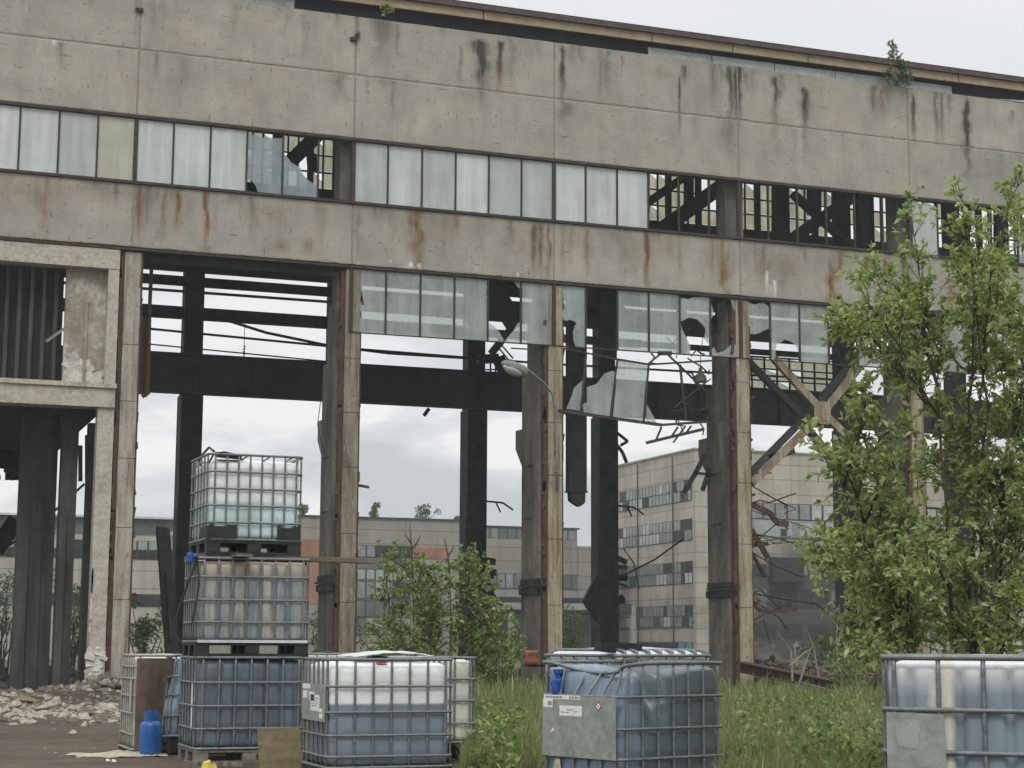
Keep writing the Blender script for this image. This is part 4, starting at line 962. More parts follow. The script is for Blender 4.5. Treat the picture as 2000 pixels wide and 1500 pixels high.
# blue-grey tank at the right edge
tH = tank_mat('greyblue_tank', (.62, .64, .65), (.20, .25, .295), 1.07, .075, vstripe=(-.255, .085, (.58, .55, .48)), rough=.32)
RE = rad(-41); cE_, sE_ = math.cos(RE), math.sin(RE); PL = Vector((-.60, -37.2, 0)); ce = PL+Vector((cE_*.6-sE_*.5, sE_*.6+cE_*.5, .0))
cE = container('large blue-grey caged tank with pale top at the right edge of the yard', ce, RE, tH, H=1.225, rails=[.16, .40, .665, .915, 1.225], nx=5, ribs=4, rib=.045, seed=21, top=.985, rr=.0155, lid=False, puff=.01)
m = MB(); m.prism([(-.575, -.514, .30), (-.215, -.514, .30), (-.235, -.514, .89), (-.575, -.514, .90)], (0, -1, 0), .006); pl = m.build('label_plate', MAT['plate'], cE)
m = MB(); q = [(-.53, .85), (-.50, .83), (-.47, .845), (-.45, .82), (-.42, .85), (-.39, .84), (-.37, .80), (-.39, .76), (-.38, .68), (-.45, .69), (-.50, .70), (-.52, .77)]
m.prism([(x, -.5215, z) for x, z in q], (0, -1, 0), .001); m.build('torn_label', MAT['far_block'], pl)

# left of the stack
tI = tank_mat('ivory_tank', (.60, .59, .50), (.56, .55, .46), .4, rough=.45)
gi = base(247, 1472)
cI = container('narrow ivory caged tank with a brown board over its front, left of the stack', (gi[0]+.47, gi[1]+.42, 0), 0, tI, w=.86, d=1.0, H=1.13, rails=[.05, .22, .46, .66, .86, 1.0, 1.13], nx=3, ny=6, cagem='cage_pale', ph=.03, ribs=7, rib=.02, seed=31, lid=False)
m = MB(); m.box(-.40, .42, -.535, -.512, .04, 1.10); m.box(.05, .30, -.55, -.536, .92, .95); m.box(.12, .17, -.545, -.536, .42, .9); m.build('board', MAT['brown_board'], cI)
m = MB(); m.box(-.46, -.448, -.51, -.42, .5, .85); m.build('label_strip', MAT['card'], cI)
tJ = tank_mat('light_blue_tank', (.20, .28, .34), (.15, .22, .28), .5, rough=.35)
gj = base(331, 1476)
container('light blue caged tank with a crumpled body squeezed in left behind the stack', (gj[0]+.40, gj[1]+.52, 0), rad(7), tJ, w=.9, d=.9, H=1.11, rails=[.19, .42, .66, .87, 1.11], nx=5, ny=4, ribs=5, rib=.035, seed=33, lid=False, tilt=rad(-4), dent=lambda p: Vector((p.x+.10*max(0, p.z-.3)+.02*math.sin(p.z*9), p.y, p.z)), bend=lambda p: Vector((p.x+.10*max(0, p.z-.3), p.y, p.z)))
gk = base(985, 1408)
tK = tank_mat('greenish_tank', (.36, .39, .33), (.30, .33, .28), .5)
container('dull greenish caged tank half hidden by the bush in front of the third column', (1.1, -17.2, 0), rad(4), tK, H=1.10, seed=35, ribs=0)

# gas cylinder
gc = empty('gas_cylinder', base(293, 1478)); tag(gc, 'blue gas cylinder standing in front of the brown board left of the stack', 'gas cylinder')
m = MB(); R_ = .125; m.lathe([(R_*.8, 0), (R_*.82, .025), (R_*.9, .03), (R_, .07), (R_, .33), (R_*.97, .355), (R_*.85, .385), (R_*.62, .40), (R_*.3, .405)], 28)
bo = m.build('body', MAT['gas_blue'], gc, True)
m = MB(); n_ = 28; ri, ro = R_*.60, R_*.64
for k_ in range(n_):
    a0, a1 = 2*PI*k_/n_, 2*PI*(k_+1)/n_
    if rad(280) < a0 < rad(335): continue
    v = [(r*math.cos(a), r*math.sin(a), z) for r in (ri, ro) for a in (a0, a1) for z in (.395, .515)]
    m.add(v, [(0,1,3,2),(4,6,7,5),(0,4,5,1),(2,3,7,6),(1,5,7,3),(0,2,6,4)])
m.build('collar', MAT['gas_blue'], gc)
m = MB(); m.lathe([(.018, .40), (.018, .45), (.028, .455), (.028, .475), (.012, .49)], 12); m.tube([(0, 0, .46), (.03, -.06, .46)], .012, 8); m.build('valve', MAT['brass'], gc)

# small things on the ground round the tanks
sh = MB(); n_ = 22; g0 = gr(228, 1478)
for j in range(9):
    for i in range(n_+1):
        t = i/n_; s = j/8; x = -.50+t*1.0; y = -.25+s*.75
        z = .015+.05*math.exp(-((t-.52)/.2)**2-((s-.5)/.3)**2)+.02*abs(math.sin(t*9+s*4))*random.uniform(.3, 1)
        sh.v.append((x+.05*math.sin(s*7), y+.06*math.sin(t*8+1), z))
for j in range(8):
    for i in range(n_): a = j*(n_+1)+i; sh.f.append((a, a+1, a+n_+2, a+n_+1)); sh.m.append(0)
o = sh.build('paper_sack', MAT['card'], None, True, loc=(g0[0], g0[1]-.1, .0)); tag(o, 'flattened buff paper sack on the earth before the blue gas cylinder', 'sack'); o.modifiers.new('thick', 'SOLIDIFY').thickness = .008
for i, (x, y) in enumerate(((212, 1489), (222, 1490))): lump('stone', ['left one', 'right one'][i]+' of two small white stones at the near edge of the paper sack', 'stone', x, y, (.035, .03, .035), 'paper')
p = gr(545, 1512); m = MB(); m.obox((0, 0, .225), (.43, .022, .45), (rad(-9), rad(-2), rad(3))); m.obox((.01, -.035, .05), (.42, .018, .14), (rad(-9), 0, rad(3)))
tag(m.build('plywood_board', MAT['ply'], loc=p), 'olive plywood board leaning against the bottom tank of the stack', 'board')
p = gr(402, 1512); m = MB()
chunk(m, (0, 0, 0), (.09, .08, .13)); chunk(m, (.07, .0, 0), (.06, .06, .09))
tag(m.build('rag', MAT['yellow'], loc=p), 'crumpled yellow rag lying before the bottom tank of the stack', 'rag')
m = MB()
for i in range(7): a = random.uniform(0, 6); m.obox((random.uniform(-.25, .25), random.uniform(-.2, .2), .03), (random.uniform(.1, .3), .05, .04), (0, 0, a))
tag(m.build('timber', MAT['plank'], loc=gr(420, 1498)), 'short timber offcuts under the front edge of the stack', 'timber')

# ------------------------------------------------------------------ buildings beyond the hall
def far_concrete(name, c1, c2, bw, bh, soot=None, dark=.55):
    m, nt, out = newmat(name); N = NT(nt); v = N.coord('Object'); s = N.n('ShaderNodeSeparateXYZ'); N.l(v, s.inputs[0])
    cb = N.n('ShaderNodeCombineXYZ'); N.l(N.math('ADD', s.outputs[0], s.outputs[1]), cb.inputs[0]); N.l(s.outputs[2], cb.inputs[1])
    b = N.n('ShaderNodeTexBrick'); b.offset = 0; b.inputs['Scale'].default_value = 1; b.inputs['Brick Width'].default_value = bw; b.inputs['Row Height'].default_value = bh
    b.inputs['Mortar Size'].default_value = .045; b.inputs['Mortar Smooth'].default_value = .3; b.inputs['Color1'].default_value = (*c1, 1); b.inputs['Color2'].default_value = (*c2, 1)
    b.inputs['Mortar'].default_value = (*[x*dark for x in c1], 1); N.l(cb.outputs[0], b.inputs['Vector'])
    c = N.mix(.55, b.outputs[0], N.ramp(N.noise(N.coord('Object', (1, 1, .3)), .7, 8, .65), [(.3, .3), (.7, .68)]), 'OVERLAY')
    st = N.ramp(N.noise(N.coord('Object', (2.5, 2.5, .15)), 1.0, 6, .6), [(.55, 0.), (.75, 1.)]); c = N.mix(N.math('MULTIPLY', st, .35), c, (.10, .085, .065))
    if soot:
        (x0, z0, rx, rz) = soot; sp = N.coord('Object', (1/rx, 0.0001, 1/rz), (-x0/rx, 0, -z0/rz)); L = N.n('ShaderNodeVectorMath', operation='LENGTH'); N.l(sp, L.inputs[0])
        d = N.math('ADD', L.outputs['Value'], N.math('MULTIPLY', N.math('SUBTRACT', N.noise(v, .35, 5, .6), .5), 1.2))
        mr = N.n('ShaderNodeMapRange'); mr.inputs[1].default_value = 1.15; mr.inputs[2].default_value = .55; N.l(d, mr.inputs[0]); c = N.mix(N.math('MULTIPLY', mr.outputs[0], .9), c, (.035, .035, .032))
    p = N.bsdf(c, .9, 0, .2); N.l(p.outputs[0], out.inputs[0]); return m
MAT['far_concrete'] = far_concrete('pale_panel_concrete', (.40, .38, .32), (.36, .34, .285), 3.0, 1.2)
MAT['far_concrete_grey'] = far_concrete('grey_panel_concrete', (.275, .26, .22), (.245, .235, .20), 6.0, 1.2)
MAT['far_concrete_tower'] = far_concrete('tower_panel_concrete', (.40, .375, .31), (.365, .34, .28), 5.6, 1.27, soot=(70.5, 3.2, 10.5, 8.0))

def strip(parent, origin, ax, length, z0, z1, cols, tiers=2, mats=('far_pane', 'far_pane_pale', 'far_dark', 'brown_sheet'), wts=(.6, .22, .12, .06), out=(0, -1, 0), frame='far_frame', special=None):
    """a ribbon of panes set in a dark frame, standing a little proud of the opening"""
    O = Vector(origin); A = Vector(ax).normalized(); Nn = Vector(out)
    f = MB(); f.prism([O+Vector((0,0,z0)), O+A*length+Vector((0,0,z0)), O+A*length+Vector((0,0,z1)), O+Vector((0,0,z1))], Nn, .05)
    fr = f.build('window', MAT[frame], parent); g = MB(); w = length/cols; h = (z1-z0)/tiers
    for j in range(tiers):
        for i in range(cols):
            mi = random.choices(range(len(mats)), wts)[0] if not (i and random.random() < .45) else mi
            if special and (i, j) in special: mi = special[(i, j)]
            a = O+A*(i*w+w*.09)+Nn*(.055+random.uniform(0, .012)); b = O+A*(i*w+w*.91)+Nn*(.055+random.uniform(0, .012)); zz0 = z0+j*h+h*.05; zz1 = z0+(j+1)*h-h*.05
            g.prism([a+Vector((0,0,zz0)), b+Vector((0,0,zz0)), b+Vector((0,0,zz1)), a+Vector((0,0,zz1))], Nn, .012, mi)
    g.build('glass_pane', [MAT[q] for q in mats], fr); return fr
def zat(x, y, Y): return float(at(x, y, Y)[2])
def xat(x, y, Y): return float(at(x, y, Y)[0])

# long low building at the left
YL = 76.0; bl = empty('workshop_building', (0, 0, 0)); tag(bl, 'long low pale workshop with dark window bands, far behind the hall at the left', 'building')
x0, x1 = -14.0, xat(372, 1100, YL); m = MB(); zt = zat(250, 1009, YL); m.box(x0, x1, YL, YL+14, 0, zt-1.25); m.build('wall', MAT['far_concrete'], bl)
m = MB(); m.box(x0, x1, YL+.1, YL+14, zt-1.25, zt-.12); m.build('clerestory', MAT['far_block_dark'], bl)
m = MB(); m.box(x0-.2, x1+.2, YL-.25, YL+14.2, zt-.12, zt+.02); m.build('roof', MAT['zinc'], bl)
m = MB()
for i in range(40):
    x = random.uniform(x0, x1-1); m.prism([(x, YL-.05, zt-1.25), (x+random.uniform(.5, 1.3), YL-.05, zt-1.25), (x+random.uniform(.5, 1.0), YL-.05, zt-1.25+random.uniform(.2, .6)), (x+.1, YL-.05, zt-1.25+random.uniform(.1, .6))], (0, -1, 0), .03)
m.build('loose_cladding', MAT['far_pane_pale'], bl)
strip(bl, (x0, YL, 0), (1,0,0), x1-x0, zat(250, 1092, YL), zat(250, 1056, YL), 40, 2, ('far_dark', 'far_pane_pale', 'far_block'), (.6, .15, .25))
strip(bl, (x0, YL, 0), (1,0,0), x1-x0, zat(250, 1184, YL), zat(250, 1160, YL), 26, 1, ('far_dark', 'far_pane'), (.85, .15))

# middle building
YM = 100.0; bm = empty('factory_building', (0, 0, 0)); tag(bm, 'grey panel factory building with orange painted patches, beyond the hall behind the bush', 'building')
a0, a1 = xat(500, 1015, YM), xat(906, 1022, YM); a2, a3 = xat(1131, 1040, YM), xat(1200, 1060, YM)
m = MB(); m.box(a0, a1, YM, YM+20, 0, zat(740, 1013, YM)); m.box(a1, a2, YM+.4, YM+20, 0, zat(1000, 1052, YM)); m.box(a2, a3, YM+.2, YM+20, 0, zat(1150, 1067, YM)); m.build('wall', MAT['far_concrete_grey'], bm)
m = MB(); m.box(a0, a1+.1, YM-.15, YM+20, zat(740, 1013, YM), zat(740, 1010, YM)); m.box(a1+.1, a2+.2, YM+.3, YM+20, zat(1000, 1030, YM), zat(1000, 1027, YM)); m.build('roof_edge', MAT['far_frame'], bm)
m = MB(); m.box(a1, a2, YM+.5, YM+20, zat(1000, 1052, YM), zat(1000, 1030, YM)); m.build('penthouse', MAT['far_block_dark'], bm)
strip(bm, (a1+.1, YM+.45, 0), (1,0,0), a2-a1-.2, zat(1000, 1052, YM), zat(1000, 1031, YM), 13, 1, ('far_block_dark', 'far_pane', 'far_dark'), (.5, .4, .1))
wx0, wx1 = xat(697, 1100, YM), xat(803, 1100, YM); ww = wx1-wx0
strip(bm, (wx0, YM, 0), (1,0,0), ww, zat(745, 1089, YM), zat(745, 1065, YM), 6, 1, ('far_pane', 'far_pane_pale', 'far_dark', 'far_block'), (.4, .2, .3, .1))
m = MB(); m.box(wx0, wx1, YM-.06, YM-.01, zat(745, 1111, YM), zat(745, 1090, YM)); m.build('spandrel', MAT['far_block_dark'], bm)
strip(bm, (wx0, YM, 0), (1,0,0), ww, zat(745, 1133, YM), zat(745, 1112, YM), 6, 1, ('far_block', 'far_pane'), (.5, .5))
strip(bm, (wx0, YM, 0), (1,0,0), ww, zat(745, 1170, YM), zat(745, 1135, YM), 6, 1, ('far_block', 'far_pane', 'far_dark'), (.5, .3, .2), special={(4, 0): 2, (5, 0): 2})
strip(bm, (wx0, YM, 0), (1,0,0), ww, zat(745, 1240, YM), zat(745, 1172, YM), 6, 2, ('far_block', 'far_block_dark'), (.55, .45))
for (pa, pb, pt, pbm) in ((560, 634, 1052, 1180), (808, 874, 1069, 1090), (683, 698, 1140, 1240)):
    m = MB(); m.box(xat(pa, 1100, YM), xat(pb, 1100, YM), YM-.03, YM+.01, zat(pa, pbm, YM), zat(pa, pt, YM)); part(m.build('painted_panel', MAT['orange_paint'], bm), 'weathered orange painted panel')
strip(bm, (a1+.1, YM+.4, 0), (1,0,0), a3-a1-.2, zat(1020, 1150, YM), zat(1020, 1120, YM), 18, 1, ('far_block_dark', 'far_pane', 'far_pane_pale'), (.45, .45, .1))
m = MB(); m.box(a1, a3, YM+.1, YM+.4, 0, zat(1020, 1166, YM)); m.build('plinth', MAT['far_dark'], bm)
YC = 86.0; ca = empty('entrance_canopy', (0, 0, 0)); tag(ca, 'dark flat entrance canopy on pale posts before the grey factory building', 'canopy')
c0, c1 = xat(955, 1180, YC), xat(1238, 1180, YC); m = MB(); m.box(c0, c1, YC, YC+9, zat(1100, 1197, YC), zat(1100, 1178, YC)); m.build('roof', MAT['far_dark'], ca)
m = MB(); m.box(c0, c0+9.5, YC-.1, YC-.01, zat(1000, 1190, YC), zat(1000, 1177, YC)); m.build('fascia', MAT['far_concrete_grey'], ca)
for x in (1000, 1238):
    m = MB(); m.tube([(xat(x, 1200, YC), YC+.2, 0), (xat(x, 1200, YC), YC+.2, zat(1100, 1197 if x < 1200 else 1180, YC))], .28, 8); m.build('post', MAT['far_concrete_grey'], ca)
m = MB(); m.box(c0+10, c1-1, YC+6, YC+6.3, 0, 3.2); m.build('door', MAT['far_block_dark'], ca)

# five-storey block at the right
YT = 88.0; cor = at(1357, 878, YT); XT = float(cor[0]); bt = empty('office_block', (0, 0, 0)); tag(bt, 'tall five-storey pale office block with window ribbons and a soot-blackened lower front', 'building')
ztop = float(cor[2]); m = MB(); m.box(XT, XT+48, YT, YT+18, 0, ztop); m.build('wall', MAT['far_concrete_tower'], bt)
m = MB(); m.box(XT-.12, XT+48, YT-.12, YT+18.1, ztop, ztop+.15); m.build('parapet', MAT['far_concrete_grey'], bt)
def zX(y): return float(at(1350, y, YT+.6)[2])
for (yt, yb, sp_) in ((935, 977, {}), (1012, 1055, {}), (1095, 1139, {}), (1181, 1225, {(6, 0): 3, (6, 1): 3, (7, 0): 3, (7, 1): 3})):
    strip(bt, (XT, YT+17.7, 0), (0, -1, 0), 17.1, zX(yb), zX(yt), 24, 2, wts=(.74, .13, .10, .03), out=(-1, 0, 0), special={(22, 1): 2, (21, 0): 2, (23, 1): 2, **sp_})
strip(bt, (XT, YT+17.7, 0), (0, -1, 0), 17.1, zX(1275), zX(1254), 12, 1, ('far_dark', 'turquoise'), (.8, .2), out=(-1, 0, 0), special={(10, 0): 1, (11, 0): 1, (9, 0): 0})
for q in (4.2, 11.5): MB().tube([(XT-.12, YT+q, 0), (XT-.12, YT+q, ztop-.2)], .06, 6).build('downpipe', MAT['far_frame'], bt)
for q, w_, h_ in ((6, 1.2, .7), (9.5, .5, 1.1), (17, 1.6, .6), (25, .6, .9)): MB().box(XT+q, XT+q+w_, YT+3, YT+3+w_, ztop, ztop+h_).build('roof_vent', MAT['far_concrete_grey'], bt)
tx0 = xat(1466, 1000, YT); TL = 30
def zT(y): return zat(1550, y, YT)
strip(bt, (tx0, YT, 0), (1,0,0), TL, zT(1016), zT(984), 26, 1, ('far_pane', 'far_pane_pale', 'far_block_dark', 'far_block'), (.35, .15, .2, .3))
strip(bt, (tx0, YT, 0), (1,0,0), TL, zT(1050), zT(1019), 7, 1, ('far_block', 'far_block'), (.5, .5), frame='far_pane')
m = MB(); m.box(xat(1524, 1040, YT), xat(1536, 1040, YT), YT-.1, YT-.06, zT(1048), zT(1034)); m.build('hole', MAT['far_dark'], bt)
strip(bt, (tx0, YT, 0), (1,0,0), TL, zT(1127), zT(1103), 22, 1, ('far_dark', 'far_pane', 'far_block_dark'), (.65, .2, .15))
strip(bt, (tx0, YT, 0), (1,0,0), TL, zT(1188), zT(1150), 20, 1, ('far_block_dark', 'far_dark', 'brown_sheet'), (.45, .4, .15))
strip(bt, (tx0, YT, 0), (1,0,0), TL, zT(1248), zT(1217), 12, 1, ('far_dark', 'far_block_dark'), (.6, .4))
m = MB(); m.box(xat(1500, 1110, YT), xat(1560, 1110, YT), YT-.9, YT-.1, zT(1138), zT(1090)); m.build('burnt_balcony', MAT['far_dark'], bt)
m = MB()
for i in range(28): m.obox((xat(1462, 1250, YT)+random.uniform(0, 14), YT-6+random.uniform(-3, 3), random.uniform(0, 1.2)), (random.uniform(.5, 2), .6, random.uniform(.2, .7)), (random.uniform(-.4, .4), random.uniform(-.5, .5), random.uniform(0, 3)))
tag(m.build('demolition_heap', MAT['stone_grey']), 'heap of demolition rubble before the blackened front of the office block', 'rubble', kind='stuff')

# ------------------------------------------------------------------ vegetation
class Leaves:
    def __init__(s): s.v = []; s.f = []
    def leaf(s, p, d, L, Wd, droop=.15):
        d = Vector(d); d = d.normalized() if d.length > 1e-6 else Vector((0,0,1)); q = Vector((random.uniform(-1,1), random.uniform(-1,1), random.uniform(-1,1)))
        a = d.cross(q); a = a.normalized() if a.length > 1e-6 else Vector((1,0,0)); nrm = a.cross(d)
        p = Vector(p); mid = p+d*L*.5+nrm*Wd*.18; tip = p+d*L-Vector((0,0,L*droop))
        o = len(s.v); s.v += [tuple(p), tuple(mid+a*Wd*.5-nrm*Wd*.2), tuple(tip), tuple(mid-a*Wd*.5-nrm*Wd*.2), tuple(mid)]
        s.f += [(o, o+1, o+4), (o+1, o+2, o+4), (o+2, o+3, o+4), (o+3, o, o+4)]
    def rosette(s, p, d, n, L, Wd):
        d = Vector(d).normalized()
        for i in range(n):
            q = Vector((random.gauss(0,1), random.gauss(0,1), random.gauss(0,1))).normalized(); l = L*random.choice((.5, .75, .9, 1.0, 1.15))*random.uniform(.8, 1.2)
            s.leaf(p, d*.75+q*.9+Vector((0,0,.12)), l, l*Wd*random.uniform(.8, 1.2))
    def build(s, name, mat, parent=None):
        me = bpy.data.meshes.new(name); me.from_pydata(s.v, [], s.f); me.materials.append(mat); me.update()
        o = bpy.data.objects.new(name, me); COL.objects.link(o)
        if parent: o.parent = parent
        return o
def rv(): return Vector((random.gauss(0,1), random.gauss(0,1), random.gauss(0,1)))
def curve_pts(a, b, sag=.1, wig=.04, n=9, up=Vector((0,0,1))):
    a = Vector(a); b = Vector(b); L = (b-a).length; o = rv()*wig*L; pts = []
    for i in range(n):
        t = i/(n-1); p = a.lerp(b, t)+o*math.sin(PI*t)+up*sag*L*math.sin(PI*t); pts.append(p+rv()*L*.006)
    return pts
def plant(name, label, cat, root, tips, leafmat, bark, stem_r, leaf_L, leaf_W, twigs, rose, twig_len, start=.35, group=None, stems=1, hub=.25, tr=.004, gaps=0):
    """stems rise from the root, a branch runs to every tip, twigs with leaf clusters sit along it"""
    root = Vector(root); e = empty(name, root); tag(e, label, cat, group); m = MB(); lv = Leaves()
    T = sorted([Vector(t)-root for t in tips], key=lambda q: -q.z); nm = max(4, len(T)//9); pool_ = T[3:max(4, len(T)*2//3)]; mains = T[:3]+random.sample(pool_, min(nm-3, len(pool_))); rest = [q for q in T if q not in mains]; paths = []
    for t in mains+sorted(rest, key=lambda q: q.z):
        if t in mains:
            h = Vector((t.x*.25+random.gauss(0, .05), t.y*.25+random.gauss(0, .05), hub*t.z)); s0 = Vector((random.gauss(0, .07)*stems, random.gauss(0, .07)*stems, 0))
            P = curve_pts(s0, h, .0, .03, 5)[:-1]+curve_pts(h, t, .06, .04, 13); paths.append(P); r0 = stem_r
        else:
            c_ = [(((q-t).length+.6*max(0, q.z-t.z*.86)*3, q)) for Q in paths for q in Q[3:-2]]; q = min(c_, key=lambda e_: e_[0]+random.uniform(0, .25)*t.length*.3)[1]
            P = curve_pts(q, t, .10, .05, 11); r0 = stem_r*.55
        n = len(P); rr = [r0*(1-.85*i/(n-1)) for i in range(n)]; m.tube(P, rr, 5)
        st_ = start if t in mains else .12; L = sum((P[i+1]-P[i]).length for i in range(n-1))
        for k in range(int(twigs*random.uniform(.75, 1.25)*min(2., .45+L/leaf_L/12))):
            f = st_+(1-st_)*random.random()**.8; i = min(n-2, int(f*(n-1))); p = P[i].lerp(P[i+1], f*(n-1)-i); d = (P[i+1]-P[i]).normalized()
            dv = (d*random.uniform(.3, .9)+rv()*.62+Vector((0,0,.25))).normalized(); l = twig_len*random.uniform(.4, 1.2)*(1.15-.5*f); q = p+dv*l
            mid = p.lerp(q, .5)+rv()*l*.05; m.tube([p, mid, q], [tr*1.3, tr, tr*.6], 4)
            for u_, nn in ((.45, .5), (.75, .7), (1., 1.)):
                lv.rosette(p.lerp(q, u_), dv, max(1, int(rose*nn+random.random())), leaf_L, leaf_W)
        lv.rosette(P[-1], (P[-1]-P[-2]), rose+2, leaf_L, leaf_W)
    m.build('trunk', bark, e, True); lv.build('crown', leafmat, e); return e

# the young tree at the right, about 14 m from the camera
D0 = 14.6; rt = gr(1905, 1572); rt = dp(1905, 1575, D0); rt = (rt[0], rt[1], 0)
tp = [(1700,545),(1690,585),(1642,628),(1690,760),(1640,905),(1600,1075),(1588,1128),(1700,1195),(1690,1262),
      (1775,560),(1750,625),(1800,610),(1745,705),(1760,830),(1745,900),(1720,985),(1710,1065),(1770,1010),(1760,1110),(1790,1190),(1835,690),(1838,790),(1820,905),(1830,1040),(1835,1140),(1870,1230),
      (1880,352),(1885,440),(1915,470),(1900,545),(1990,350),(1985,420),(1950,505),(1965,590),(1920,640),(1955,700),(1990,760),(1945,830),(1975,910),(1920,930),(1985,1010),(1905,1020),(1955,1090),(1990,1170),(1925,1180),(1870,860),(1745,1240),(1950,1260),(1800,1250),(1700,1130),(1840,1210),(1780,1130),(1890,1120),(1930,1230),(1690,1040),(1730,1170),(1985,1230),(1810,1070),
      (2040,420),(2080,560),(2110,700),(2060,820),(2120,900),(2080,1030),(2150,1080),(2090,1180),(2030,640),(2180,800)]
tips = [dp(x, y, D0+random.gauss(0, .55)) for x, y in tp]
for a in list(tips):
    if random.random() < .55: tips.append(Vector(a)+Vector((random.gauss(.1, .2), random.uniform(.2, .9), random.gauss(-.05, .2))))
plant('young_tree', 'leafy young tree with light green leaves behind the blue-grey tank at the right', 'tree', rt, tips, MAT['leaf_tree'], MAT['bark'], .022, .078, .46, 20, 5, .32, start=.34, stems=2.2, hub=.28, tr=.003)
# the bush in the middle
Db = 27.0; rb = gr(880, 1425)
bp_ = [(748,1090),(770,1072),(752,1112),(790,1128),(815,1150),(740,1150),(830,1110),(860,1125),(885,1105),(905,1090),(918,1092),(935,1100),(940,1125),(960,1150),(975,1180),(955,1215),(1000,1215),(1010,1250),(985,1255),(930,1180),(895,1165),(860,1185),(820,1200),(785,1190),(800,1235),(840,1240),(880,1225),(920,1235),(960,1275),(905,1270),(860,1275),(995,1290),(940,1300),(815,1165),(822,1112),(845,1140),(838,1175),(850,1210),(825,1090),(890,1210),(790,1110),(875,1145),(970,1235),(770,1225),(745,1255),(780,1268),(730,1230)]
plant('bush', 'dense green bush growing between the first row of columns in the middle', 'bush', rb, [dp(x, y, Db+random.gauss(0, .5)) for x, y in bp_], MAT['leaf_bush'], MAT['bark'], .020, .085, .50, 12, 5, .34, start=.25, stems=2.0, hub=.25, tr=.004)
# two bare shoots in that bush
m = MB()
for x0_, y0_, x1_, y1_ in ((806, 1130, 800, 1025), (878, 1120, 868, 1052), (803, 1075, 822, 1045), (802, 1060, 790, 1045), (875, 1085, 886, 1066), (806, 1300, 806, 1130), (880, 1300, 878, 1120)):
    m.tube([dp(x0_, y0_, Db-.3), dp((x0_+x1_)/2+2, (y0_+y1_)/2, Db-.3), dp(x1_, y1_, Db-.3)], [.02, .015, .006], 5)
tag(m.build('dead_sapling', MAT['bark']), 'bare dead shoots standing up out of the green bush', 'sapling')
def shrub(name, label, cat, c, r, n, leaf, mat, group=None, clusters=14, stem=True):
    """foliage in uneven clumps on a few stems"""
    c = Vector(c); e = empty(name, (c.x, c.y, max(0, c.z-r[2]))); tag(e, label, cat, group); base_ = Vector((c.x, c.y, max(0, c.z-r[2]))); lv = Leaves(); m = MB()
    for k in range(clusters):
        q = rv().normalized()*random.random()**.45; p = c+Vector((q.x*r[0], q.y*r[1], q.z*r[2])); rr = random.uniform(.18, .42)*min(r[0], r[2])
        m.tube([Vector((random.gauss(0, .1)*r[0], 0, 0)), (p-base_)*.5+rv()*.05*r[0], p-base_], [.03*r[0], .02*r[0], .008*r[0]], 4)
        for i in range(n//clusters):
            w = rv().normalized()*random.random()**.4*rr; lv.leaf(p-base_+w+Vector((0, 0, -abs(w.x)*.2)), w+Vector((0,0,.3*rr))+rv()*.3*rr, leaf*random.uniform(.6, 1.3), leaf*.5)
    m.build('trunk', MAT['bark'], e); lv.build('crown', MAT[mat], e); return e
SG = 'low bushes growing in and behind the hall'
for (x, y, Y, rx, rz_, lab) in ((285, 1245, 30, 1.3, 1.9, 'green bush right behind the foot of the first column'), (138, 1240, 34, 1.2, 2.4, 'green bush showing between the burnt columns of the first bay'), (5, 1220, 34, 1.6, 2.3, 'yellowish green bush at the far left behind the first bay'),
        (745, 1275, 0, 1.3, .7, 'low green bush right of the foot of the second column'), (850, 1285, 2, 2.0, .9, 'broad low green bush below the big one in the middle'), (1115, 1245, 40, 1.2, 1.7, 'grey-green bush just right of the third column'),
        (640, 1230, 8, .9, 1.2, 'dark bush to the left of the second column'), (975, 1300, -6, .9, .8, 'light green bush at the foot of the third column'), (1690, 1300, -8, 1.2, .8, 'green bush below the young tree at the end of the rusty beam'), (1850, 1290, -4, 2.4, 1.0, 'wide green bush behind the blue-grey tank'), (1630, 1290, 30, 2.0, 1.0, 'bush behind the rubble heap in the right bay')):
    p = at(x, y, Y); shrub('bush', lab, 'bush', (p[0], p[1], max(rz_*.95, p[2])), (rx, rx*.8, rz_), 1500, .17 if Y > 10 else .11, 'leaf_far' if Y > 10 else 'leaf_bush', SG)
RG = 'saplings rooted on the roofs'
for (x, y, r, lab) in ((731, 998, (.5, .5, .75), 'small tree on the roof of the grey factory building, next to the second column'), (832, 1000, (1.1, .8, .85), 'broad leafy tree on the roof of the grey factory building'), (594, 997, (.5, .5, .75), 'thin grey sapling on the roof edge just right of the topmost tank'), (893, 1016, (.35, .35, .3), 'tiny plant on the roof edge beside the dark far column')):
    p = at(x, y, YM+.6); shrub('roof_sapling', lab, 'sapling', p, r, 420, .24, 'leaf_sparse' if x in (594,) else 'leaf_far', RG, 11)
b0 = at(1756, 168, -.02); tp = [(1742,88),(1750,100),(1768,128),(1735,140),(1758,120),(1778,150),(1770,160),(1740,155)]
plant('roof_sapling', 'slender birch sapling growing from the top of the facade against the sky', 'sapling', b0, [at(x, y, -.38+random.gauss(0, .08)) for x, y in tp], MAT['leaf_sparse'], MAT['bark'], .014, .10, .5, 16, 5, .26, start=.2, group=RG, hub=.2)
b0 = at(757, 33, -.03); plant('wall_plant', 'tiny bright green plant growing in the gap under the eaves', 'plant', b0, [at(x, y, -.36) for x, y in ((746,14),(756,11),(765,22),(750,26),(760,18))], MAT['leaf_tree'], MAT['bark'], .006, .10, .6, 6, 4, .12, start=.4)
